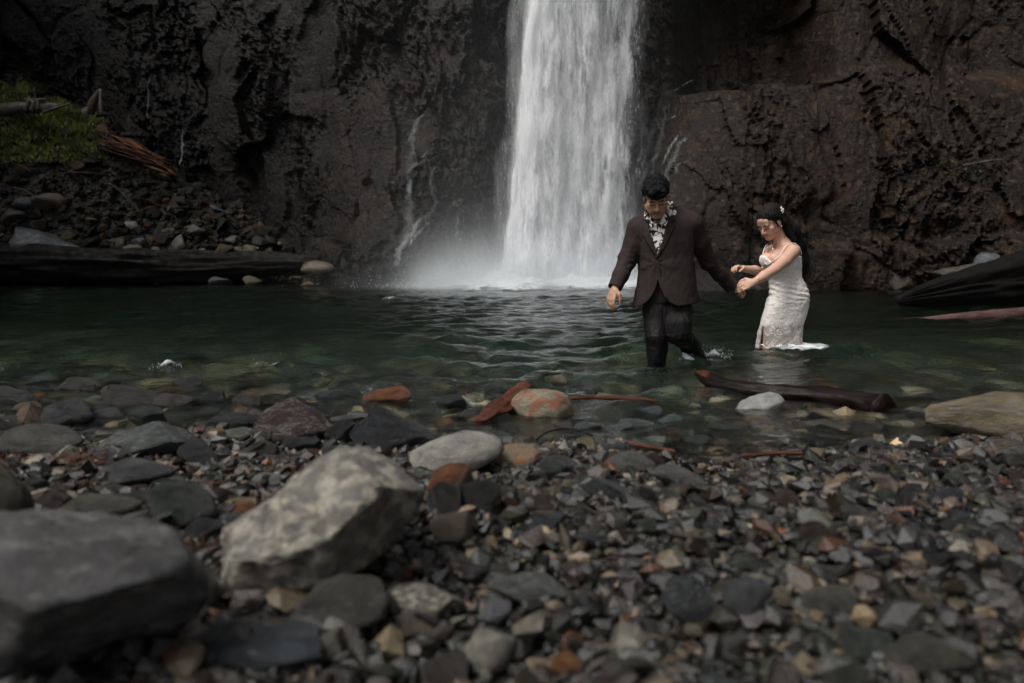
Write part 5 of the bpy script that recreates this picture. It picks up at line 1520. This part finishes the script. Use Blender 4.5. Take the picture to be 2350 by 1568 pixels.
# shoes on the bed
MAT_SHOE = simple_mat('shoe_leather', (.008, .007, .007), .4)
for A_, pr in ((A1, [((0, .03, -.045), (-.02, -.15, -.055), .045, .036), ((0, 0, 0), (0, .02, -.05), .042, .045)]), (A2, [((0, 0, 0), (.02, .05, -.06), .040, .042), ((.02, .06, -.05), (0, -.10, -.11), .042, .035)])):
    f = Field(A_ - .26, A_ + .2, .007)
    for a_, b_, r1_, r2_ in pr: f.cone(A_ + np.array(a_), A_ + np.array(b_), r1_, r2_, .02)
    part_mesh('shoe', *f.mesh(), MAT_SHOE, man)
# ---------------------------------------------------------------- the woman in the lace dress
WY = 5.45
woman = empty('person', (2.15, WY, bed_at(2.15, WY)), 'person in a white lace dress leaning forward to hold hands', 'person', 'couple wading in the pool')
SK_W = (.56, .345, .255)
wz = lambda py: ms(1900, py, WY).z
wxf = lambda px, py: ms(px, py, WY).x
f = Field((1.55, 4.98, -.55), (2.50, 5.80, 1.19), .0042)
RW = rot(math.radians(33), 0, math.radians(-60))
HW_ = ms(1880, 543, 5.42)
PW = head(f, HW_, RW, .98, True)
nbase = ms(1911, 600, 5.46)
f.cone(PW(0, .03, -.05), nbase, .046, .050, .02)
SL, EL, WL = ms(1936, 614, 5.34), ms(1892, 657, 5.20), ms(1841, 689, 5.115)
SR, ER, WR = ms(1882, 614, 5.58), ms(1868, 668, 5.52), ms(1814, 656, 5.36)
rows = []
SIL = [(610, 1880, 1948, .085), (622, 1872, 1952, .095), (638, 1862, 1955, .105), (655, 1866, 1955, .105), (668, 1876, 1955, .098), (680, 1882, 1957, .095), (700, 1881, 1968, .105), (721, 1880, 1974, .118), (745, 1871, 1972, .120), (770, 1863, 1964, .115), (793, 1857, 1957, .110), (812, 1851, 1955, .108), (850, 1848, 1956, .105), (880, 1850, 1956, .10)]
def sil_rows(shrink, y0=600, y1=900, grow=0.0):
    out = []
    for py, a, b, dpt in SIL:
        if not (y0 <= py <= y1): continue
        xa, xb = wxf(a, py), wxf(b, py)
        out.append((wz(py), (xa + xb) / 2, WY, (xb - xa) / 2 - shrink, dpt - shrink))
    return out
f.loft(sil_rows(.008, 606, 760), .02, 2.1)
f.cone(SL, nbase, .048, .050, .03); f.cone(SR, nbase, .046, .050, .03)
f.cone(nbase, ms(1912, 640, 5.46), .06, .09, .03)
# bust
B1, B2 = ms(1893, 634, 5.345), ms(1871, 634, 5.40)
f.ell(B1, (.056, .054, .056), None, .022); f.ell(B2, (.050, .052, .055), None, .022)
f.chain([SL, ms(1916, 636, 5.27), EL, ms(1866, 673, 5.155), WL], [.050, .046, .0385, .036, .0255], .016)
f.chain([SR, ER, ms(1842, 660, 5.44), WR], [.044, .038, .036, .0245], .016)
# legs down to the bed
fz1, fz2 = bed_at(2.05, 5.4), bed_at(2.25, 5.5)
KA, KB = ms(1880, 803, 5.42), ms(1930, 805, 5.48)
AA, AB = np.array((KA.x - .02, 5.40, fz1 + .07)), np.array((KB.x + .03, 5.55, fz2 + .07))
f.chain([ms(1905, 735, 5.45), KA, AA], [.070, .050, .034], .02); f.chain([ms(1940, 735, 5.47), KB, AB], [.070, .050, .034], .02)
for A_ in (AA, AB): f.cone(A_ + np.array((.01, .02, -.035)), A_ + np.array((-.14, -.06, -.055)), .030, .022, .02)
# near hand clasps his fingers, far hand held out half closed
T3 = hand(f, WL, ms(1800, 703, 5.085) - WL, (-.25, .75, -.55), (-.2, .5, .8), .90, (.55, .65, .7, .25), .35, .023)
T4 = hand(f, WR, ms(1785, 648, 5.30) - WR, (.0, -.2, -1.0), (-.2, -1.0, .25), .88, (.75, .8, .85, .7), .55, .022)
V, F = f.mesh()
cols = paint_face(V, PW, SK_W, .98, True)
for tp in T3 + T4:
    w = np.clip((.010 - np.linalg.norm(V - tp, axis=1)) / .006, 0, 1)[:, None] * .5
    cols = cols * (1 - w) + np.array((.58, .30, .24)) * w
for T_ in (V,):
    pass
# cleavage crease
cz = seg_dist(V, ms(1884, 622, 5.30), ms(1880, 650, 5.30))
cols *= 1
MAT_SKIN_W = skin_mat('skin_fair')
part_mesh('body', V, F, MAT_SKIN_W, woman, cols)
# ---- dress
f = Field((1.88, 5.10, -.10), (2.50, 5.80, .88), .0044)
f.loft(sil_rows(-.004, 606, 870), .02, 2.1)
f.ell(B1, (.063, .061, .062), None, .022); f.ell(B2, (.057, .059, .061), None, .022)
ax = [f.lo[i] + f.h * np.arange(f.n[i]) for i in range(3)]
x, y, z = np.meshgrid(*ax, indexing='ij', sparse=True)
D0 = f.d.copy()
nl = [(1850, 622), (1857, 624), (1862, 634), (1869, 643), (1876, 646), (1885, 638), (1895, 629), (1904, 622), (1918, 621), (1940, 624), (1970, 632)]
nx_ = [wxf(a, b) for a, b in nl]; nz_ = [ms(a, b, 5.36).z for a, b in nl]
neckz = np.interp(ax[0], nx_, nz_)[:, None, None] + np.where(y > 5.50, -.03, 0) 
D = np.maximum(D0, -(D0 + .009))
D = np.maximum(D, z - neckz)
D = np.maximum(D, (-.06) - z)
# slit over the front knee
slx = X_s = np.interp(ax[2], [ms(1866, 846, 5.36).z, ms(1868, 820, 5.36).z, ms(1872, 797, 5.36).z], [ms(1866, 846, 5.36).x, ms(1865, 820, 5.36).x, ms(1870, 797, 5.36).x])
zt = ms(1872, 796, 5.36).z
wsl = np.interp(ax[2], [-.1, .0, zt - .05, zt], [.020, .020, .015, .0])
slit = np.maximum(np.maximum(np.abs(x - slx) - wsl, y - 5.42) , z - zt)
D = np.maximum(D, -slit)
f.d = D.astype(np.float32)
V, F = f.mesh()
wv_ = np.exp(-((V[:, 2] - wz(712)) / .07) ** 2)
N = vnormals(V, F)
ph = (V[:, 2] * 150 + 22 * (V[:, 0] - 2.1) + 2.2 * fbm(V * 6, 2, 4))
V = V + N * (.0075 * np.sin(ph) * wv_ * (.6 + .6 * fbm(V * 9, 2, 6)))[:, None]
V = folds(V, F, .005, (12, 12, 7), 71); V = folds(V, F, .0022, (34, 34, 50), 72)
hemw = np.clip((.12 - V[:, 2]) / .15, 0, 1)
V = folds(V, F, .012, (14, 14, 3), 73, hemw)
n = NT('lace_white'); co = n.coord(); pos = n.n('NewGeometry').outputs['Position']
zc = n.n('SeparateXYZ', None, _0=pos).outputs[2]
nzv = n.n('TexNoise', None, Scale=14.0, Detail=3.0); n.set(nzv.inputs['Vector'], co)
scn = n.n('VectorMath', {'operation': 'SCALE'}); scn.inputs['Scale'].default_value = .045; n.set(scn.inputs[0], nzv.outputs['Color'])
ad = n.n('VectorMath', {'operation': 'ADD'}); n.set(ad.inputs[0], co); n.set(ad.inputs[1], scn.outputs[0])
vb = n.n('TexVoronoi', None, Scale=13.0); n.set(vb.inputs['Vector'], ad.outputs[0])
rings = n.math('SINE', n.math('MULTIPLY', vb.outputs['Distance'], 40.0))
edge = n.n('TexVoronoi', {'feature': 'DISTANCE_TO_EDGE'}, Scale=13.0); n.set(edge.inputs['Vector'], ad.outputs[0])
net = n.ramp(edge.outputs['Distance'], (.04, 0.0), (.10, 1.0))
fine = n.noise(co, 120, 3, .6)
lacef = n.math('ADD', n.math('MULTIPLY', n.ramp(rings, (-.2, 0.0), (.5, 1.0)), .55), n.math('MULTIPLY', n.ramp(fine, (.42, 0.0), (.56, 1.0)), .45))
lacef = n.math('MULTIPLY', lacef, n.math('ADD', n.math('MULTIPLY', net, .6), .4))
low = n.ramp(n.math('ADD', zc, n.math('MULTIPLY', n.noise(co, 9, 2), .03)), (.20, 1.0), (.225, 0.0))
contrast = n.math('ADD', n.math('MULTIPLY', low, .55), .28)
dark = n.mix(low, (.46, .39, .345), (.20, .15, .125))
col = n.mix(n.math('SUBTRACT', 1.0, n.math('MULTIPLY', n.math('SUBTRACT', 1.0, lacef), contrast)), dark, (.80, .765, .73))
n.pbr(Base_Color=col, Roughness=.75, Specular_IOR_Level=.3, Sheen_Weight=.15, Normal=n.bump(lacef, .5, .004))
MAT_LACE = n.m
dress = part_mesh('dress', V, F, MAT_LACE, woman); dress['label'] = 'white lace sheath dress with a slit and wet hem'
MAT_TRIM = cloth_mat('dress_trim', (.74, .69, .64), .7, 300, .1)
def strap(pts, r_=.0034):
    Vt, Ft = tube_path([p - woman.location for p in pts], [r_] * len(pts), 8, sub=5)
    return link('strap', mesh_py('strap', Vt, Ft), MAT_TRIM, dress)
strap([ms(1904, 625, 5.285), ms(1910, 613, 5.29), ms(1919, 601, 5.33), ms(1934, 594, 5.36), ms(1946, 598, 5.37), ms(1954, 608, 5.38), ms(1957, 622, 5.42)])
strap([ms(1861, 630, 5.40), ms(1864, 614, 5.44), ms(1869, 602, 5.52), ms(1874, 598, 5.56)])
strap([ms(1860, 628, 5.395), ms(1866, 640, 5.36), ms(1874, 646, 5.325), ms(1885, 639, 5.295), ms(1896, 630, 5.282), ms(1904, 624, 5.285)], .0026)
# hem spread out and floating on the pool
rr = np.random.default_rng(15)
c0 = ms(1905, 852, 5.42); na, nr_ = 72, 9
a = np.linspace(0, 2 * math.pi, na, endpoint=False)
Rm = np.interp(np.degrees(a), [0, 12, 30, 60, 100, 140, 180, 220, 260, 300, 330, 350, 360], [.45, .37, .28, .16, .11, .10, .15, .15, .17, .21, .29, .38, .45])
Rm = Rm * (1 + .06 * np.sin(a * 9) + .04 * rr.normal(size=na))
Vh, Fh = [], []
for i in range(nr_):
    t = .30 + .70 * i / (nr_ - 1)
    for j in range(na):
        xx_, yy_ = c0.x + math.cos(a[j]) * Rm[j] * t, 5.42 + math.sin(a[j]) * Rm[j] * t * .95
        zz_ = .022 + .05 * (1 - t) ** 2 + .009 * math.sin(a[j] * 7 + t * 5) + .006 * math.sin(a[j] * 17 - t * 9)
        Vh.append((xx_, yy_, zz_))
for i in range(nr_ - 1):
    for j in range(na):
        Fh.append((i * na + j, (i + 1) * na + j, (i + 1) * na + (j + 1) % na, i * na + (j + 1) % na))
Vh = np.array(Vh); nvh = len(Vh)
bot = Vh - np.array((0, 0, .008)); Fh2 = [tuple(k_ + nvh for k_ in reversed(q_)) for q_ in Fh]
rim_ = [((nr_ - 1) * na + j, (nr_ - 1) * na + j + nvh, (nr_ - 1) * na + (j + 1) % na + nvh, (nr_ - 1) * na + (j + 1) % na) for j in range(na)]
n = NT('lace_floating'); co = n.coord()
w1 = n.noise(n.mapping(co, (10, 26, 10)), 1.0, 5, .65)
n.pbr(Base_Color=n.ramp(w1, (.36, (.20, .21, .21)), (.55, (.78, .79, .80))), Roughness=.35, Specular_IOR_Level=.5, Normal=n.bump(w1, .6, .02))
me = mesh_py('floating_hem', np.vstack([Vh, bot]) - np.array(woman.location), Fh + Fh2 + rim_)
link('floating_hem', me, n.m, dress)
# ---- hair: gathered at the crown, falling down the back
f = Field(np.array(list(HW_)) - np.array((.2, .22, .62)), np.array(list(HW_)) + np.array((.48, .25, .2)), .0042)
E = lambda c, r_, k_=.012, sub=False: f.ell(PW(*c), np.array(r_) * .98, RW, k_, sub)
E((0, .022, .054), (.086, .106, .088)); E((0, .045, .02), (.080, .085, .085), .02)
E((0, .06, .085), (.05, .05, .04), .03)
hp = [PW(0, .075, .03), np.array(list(ms(1932, 565, 5.50))), np.array(list(ms(1950, 600, 5.53))), np.array(list(ms(1961, 636, 5.55))), np.array(list(ms(1965, 668, 5.56)))]
f.chain(hp, [.065, .058, .052, .046, .018], .03)
f.chain([PW(-.02, .07, .0), np.array(list(ms(1922, 580, 5.56))), np.array(list(ms(1940, 640, 5.60)))], [.05, .045, .02], .03)
f.chain([PW(.062, .03, .03), PW(.070, .06, -.04), np.array(list(ms(1936, 588, 5.44))), np.array(list(ms(1953, 626, 5.46)))], [.022, .024, .028, .010], .02)
ax = [f.lo[i] + f.h * np.arange(f.n[i]) for i in range(3)]
x, y, z = np.meshgrid(*ax, indexing='ij')
hx = np.array(list(HW_))
lx = [((x - hx[0]) * RW[0, i] + (y - hx[1]) * RW[1, i] + (z - hx[2]) * RW[2, i]) / .98 for i in range(3)]
hl = np.interp(lx[1].ravel(), [-.12, -.08, -.055, -.03, -.012, .02, .05, .06], [.058, .058, .050, .022, .005, .0, -.05, -.6]).reshape(x.shape)
cut = np.where(np.abs(lx[0]) < .12, (hl - lx[2]) * .8, -1)
f.d = np.maximum(f.d, np.where(lx[1] < .055, cut, -1).astype(np.float32))
V, F = f.mesh()
# strand grooves along the fall
ph = fbm(np.stack([V[:, 0] * 60 + V[:, 2] * 14, V[:, 1] * 60, V[:, 2] * 5], -1), 3, 9)
V = V + vnormals(V, F) * (.005 * ph)[:, None]
n = NT('dark_hair_long'); co = n.coord()
st_ = n.noise(n.mapping(co, (90, 90, 10), (0, 0, 0), (0, .35, 0)), 1.0, 4, .6)
n.pbr(Base_Color=n.ramp(st_, (.3, (.0035, .003, .003)), (.75, (.016, .012, .011))), Roughness=.66, Specular_IOR_Level=.18, Normal=n.bump(st_, 1.0, .008))
MAT_HAIR_W = n.m
hair_w = part_mesh('hair', V, F, MAT_HAIR_W, woman); hair_w['label'] = 'long black hair pinned half up'
# loose strands
Vs, Fs = [], []; off = 0
for i in range(46):
    o_ = rr.normal(0, 1, 3) * np.array((.022, .022, .01))
    pts = [np.array(hp[0]) + o_ * .7 + np.array((0, 0, .03))] + [np.array(h_) + o_ * (1 + .25 * k_) + rr.normal(0, .008, 3) for k_, h_ in enumerate(hp[1:])]
    pts[-1] = pts[-1] + rr.normal(0, .02, 3)
    v, ff = tube_path(pts, [.0028, .003, .0028, .002, .0008], 5, sub=4)
    Vs.append(v); Fs += [[k_ + off for k_ in g_] for g_ in ff]; off += len(v)
for i in range(7):
    p0 = PW(.070 + rr.normal(0, .003), -.022 + rr.normal(0, .006), .03); p1 = PW(.080, -.020 + rr.normal(0, .006), .0); p2 = PW(.076, -.012 + rr.normal(0, .008), -.045)
    v, ff = tube_path([p0, p1, p2], [.002, .0018, .0006], 5, sub=4)
    Vs.append(v); Fs += [[k_ + off for k_ in g_] for g_ in ff]; off += len(v)
me = mesh_py('strand', np.vstack(Vs) - np.array(woman.location), Fs); o = link('strand', me, MAT_HAIR_W, hair_w); o['kind'] = 'stuff'
# jewellery
n = NT('gold'); n.pbr(Base_Color=(.75, .52, .28), Metallic=1.0, Roughness=.25); MAT_GOLD = n.m
n = NT('pearl'); n.pbr(Base_Color=(.85, .80, .74), Roughness=.2, Specular_IOR_Level=.6); MAT_PEARL = n.m
def bits(nm, items, m, parent, label=None):
    Vs, Fs, off = [], [], 0
    Vi, Fi = ico(1)
    for c, r_ in items:
        Vs.append(Vi * np.array(r_) + np.array(list(c)) - np.array(woman.location)); Fs.append(Fi + off); off += len(Vi)
    o = link(nm, mesh_np(nm, np.vstack(Vs), np.vstack(Fs)), m, parent)
    if label: o['label'] = label
    return o
cl = PW(.062, .075, .062)
cl = np.array(list(ms(1909, 512, 5.36)))
bits('hair_clip', [(cl + np.array((dx, -.002, dz)), (r_, .005, r_ * 1.3)) for dx, dz, r_ in ((-.006, .014, .009), (.002, .003, .008), (.010, -.012, .006), (-.002, -.008, .006), (.012, .004, .005), (.006, -.024, .004))], MAT_PEARL, woman, 'small gold and pearl hair clip')
bits('earring', [(PW(.087, .008, -.044), (.006, .006, .006))], MAT_PEARL, woman)
bits('ear_cuff', [(PW(.086, .012, .014), (.003, .010, .003))], MAT_GOLD, woman)
pn = ms(1887, 609, 5.325)
bits('pendant', [(pn, (.007, .005, .011))], MAT_PEARL, woman)
Vt, Ft = tube_path([p - woman.location for p in (ms(1882, 590, 5.38), ms(1885, 600, 5.345), pn, ms(1893, 599, 5.36), ms(1906, 588, 5.40))], [.0012] * 5, 5, sub=4)
link('necklace', mesh_py('necklace', Vt, Ft), MAT_GOLD, woman)
# bracelet round the near wrist and ring
bc = np.array(list(WL)) + (np.array(list(EL)) - np.array(list(WL))) * .12; bd = unit(EL - WL); b1 = unit(np.cross(bd, (0, 0, 1))); b2 = np.cross(bd, b1)
pts = [Vector(bc + (b1 * math.cos(t) + b2 * math.sin(t)) * .0295) - woman.location for t in np.linspace(0, 2 * math.pi, 13)]
Vt, Ft = tube_path(pts, [.0018] * 13, 5, sub=2)
link('bracelet', mesh_py('bracelet', Vt, Ft), MAT_GOLD, woman)

# ---------------------------------------------------------------- water broken by the waders
def splash(nm, label, c, rx, ry, n_, hgt, seed, jets=()):
    rr = np.random.default_rng(seed)
    root = empty(nm, c, label, 'splash', 'splashes on the pool')
    a = rr.uniform(0, 6.28, n_); q = np.sqrt(rr.random(n_))
    pts = np.stack([np.cos(a) * q * rx, np.sin(a) * q * ry, rr.gamma(1.2, hgt, n_)], -1)
    drops('drops', pts, rr.uniform(.0012, .0042, n_), rr.uniform(.0015, .0055, n_), MAT_DROP, root)
    ux = np.linspace(-1, 1, 46); X_, Y_ = np.meshgrid(ux * rx * 1.25, ux * ry * 1.25)
    p = np.stack([X_ * 14, Y_ * 14, 0 * X_ + seed], -1).reshape(-1, 3)
    d_ = np.hypot(X_ / rx, Y_ / ry)
    nz_ = fbm(p, 4, seed).reshape(X_.shape)
    Zs = wave_z(X_ + c[0], Y_ + c[1]) - c[2] + .006 + np.maximum(0, .014 * np.exp(-d_ ** 2 * 1.5) * (1 + 1.4 * nz_)) * (hgt / .02)
    me = mesh_np('foam', np.stack([X_, Y_, Zs], -1).reshape(-1, 3), grid_faces(46, 46))
    at_ = me.attributes.new('edge', 'FLOAT', 'POINT'); at_.data.foreach_set('value', np.clip(.86 - .55 * d_ + .35 * nz_, 0, 1).ravel().astype(np.float32))
    link('foam', me, MAT_SPL, root)
    for k_, pts_ in enumerate(jets):
        Vt, Ft = tube_path([Vector(p_) - Vector(c) for p_ in pts_], [.004, .014, .018, .010], 9, .3, seed + k_, sub=5)
        link('water_tongue', mesh_py('water_tongue', Vt, Ft), MAT_DROP, root)
n = NT('splash_foam'); co = n.coord('Object')
a = n.noise(n.mapping(co, (48, 60, 48)), 1.0, 5, .75); at_ = n.n('Attribute', {'attribute_name': 'edge'})
v = n.math('ADD', n.math('MULTIPLY', a, .9), n.math('SUBTRACT', at_.outputs['Fac'], .62))
al = n.math('MULTIPLY', n.ramp(v, (.46, 0.0), (.72, 1.0)), .6)
d = n.n('BsdfPrincipled', None, Base_Color=(.72, .76, .77), Roughness=.25); tr = n.n('BsdfTransparent')
n.t.links.new(n.n('MixShader', None, _0=al, _1=tr.outputs[0], _2=d.outputs[0]).outputs[0], n.out.inputs['Surface'])
MAT_SPL = n.m
c = ms(1745, 866, 4.98)
splash('splash', 'white splash behind the heel of the person in the suit', (c.x, c.y, 0), .13, .10, 170, .018, 5)
c = ms(1675, 876, 4.78)
splash('splash', 'small white splash in front of the lifted trouser leg', (c.x, c.y, 0), .055, .04, 50, .014, 6, [[ms(1666, 862, 4.80), ms(1672, 867, 4.79), ms(1682, 876, 4.77), ms(1694, 881, 4.75)]])
c = at(385, 845, 4.45); splash('splash', 'foaming hump of water over a hidden stone near the left shore', (c.x, c.y, 0), .12, .10, 40, .02, 7)
c = at(608, 850, 4.4); splash('splash', 'bright foaming ripple over a hidden stone beside the left hump', (c.x, c.y, 0), .10, .10, 40, .022, 8)
c = at(895, 697, 11.2); splash('splash', 'small white wavelet breaking on the open pool', (c.x, c.y, 0), .16, .2, 40, .03, 9)
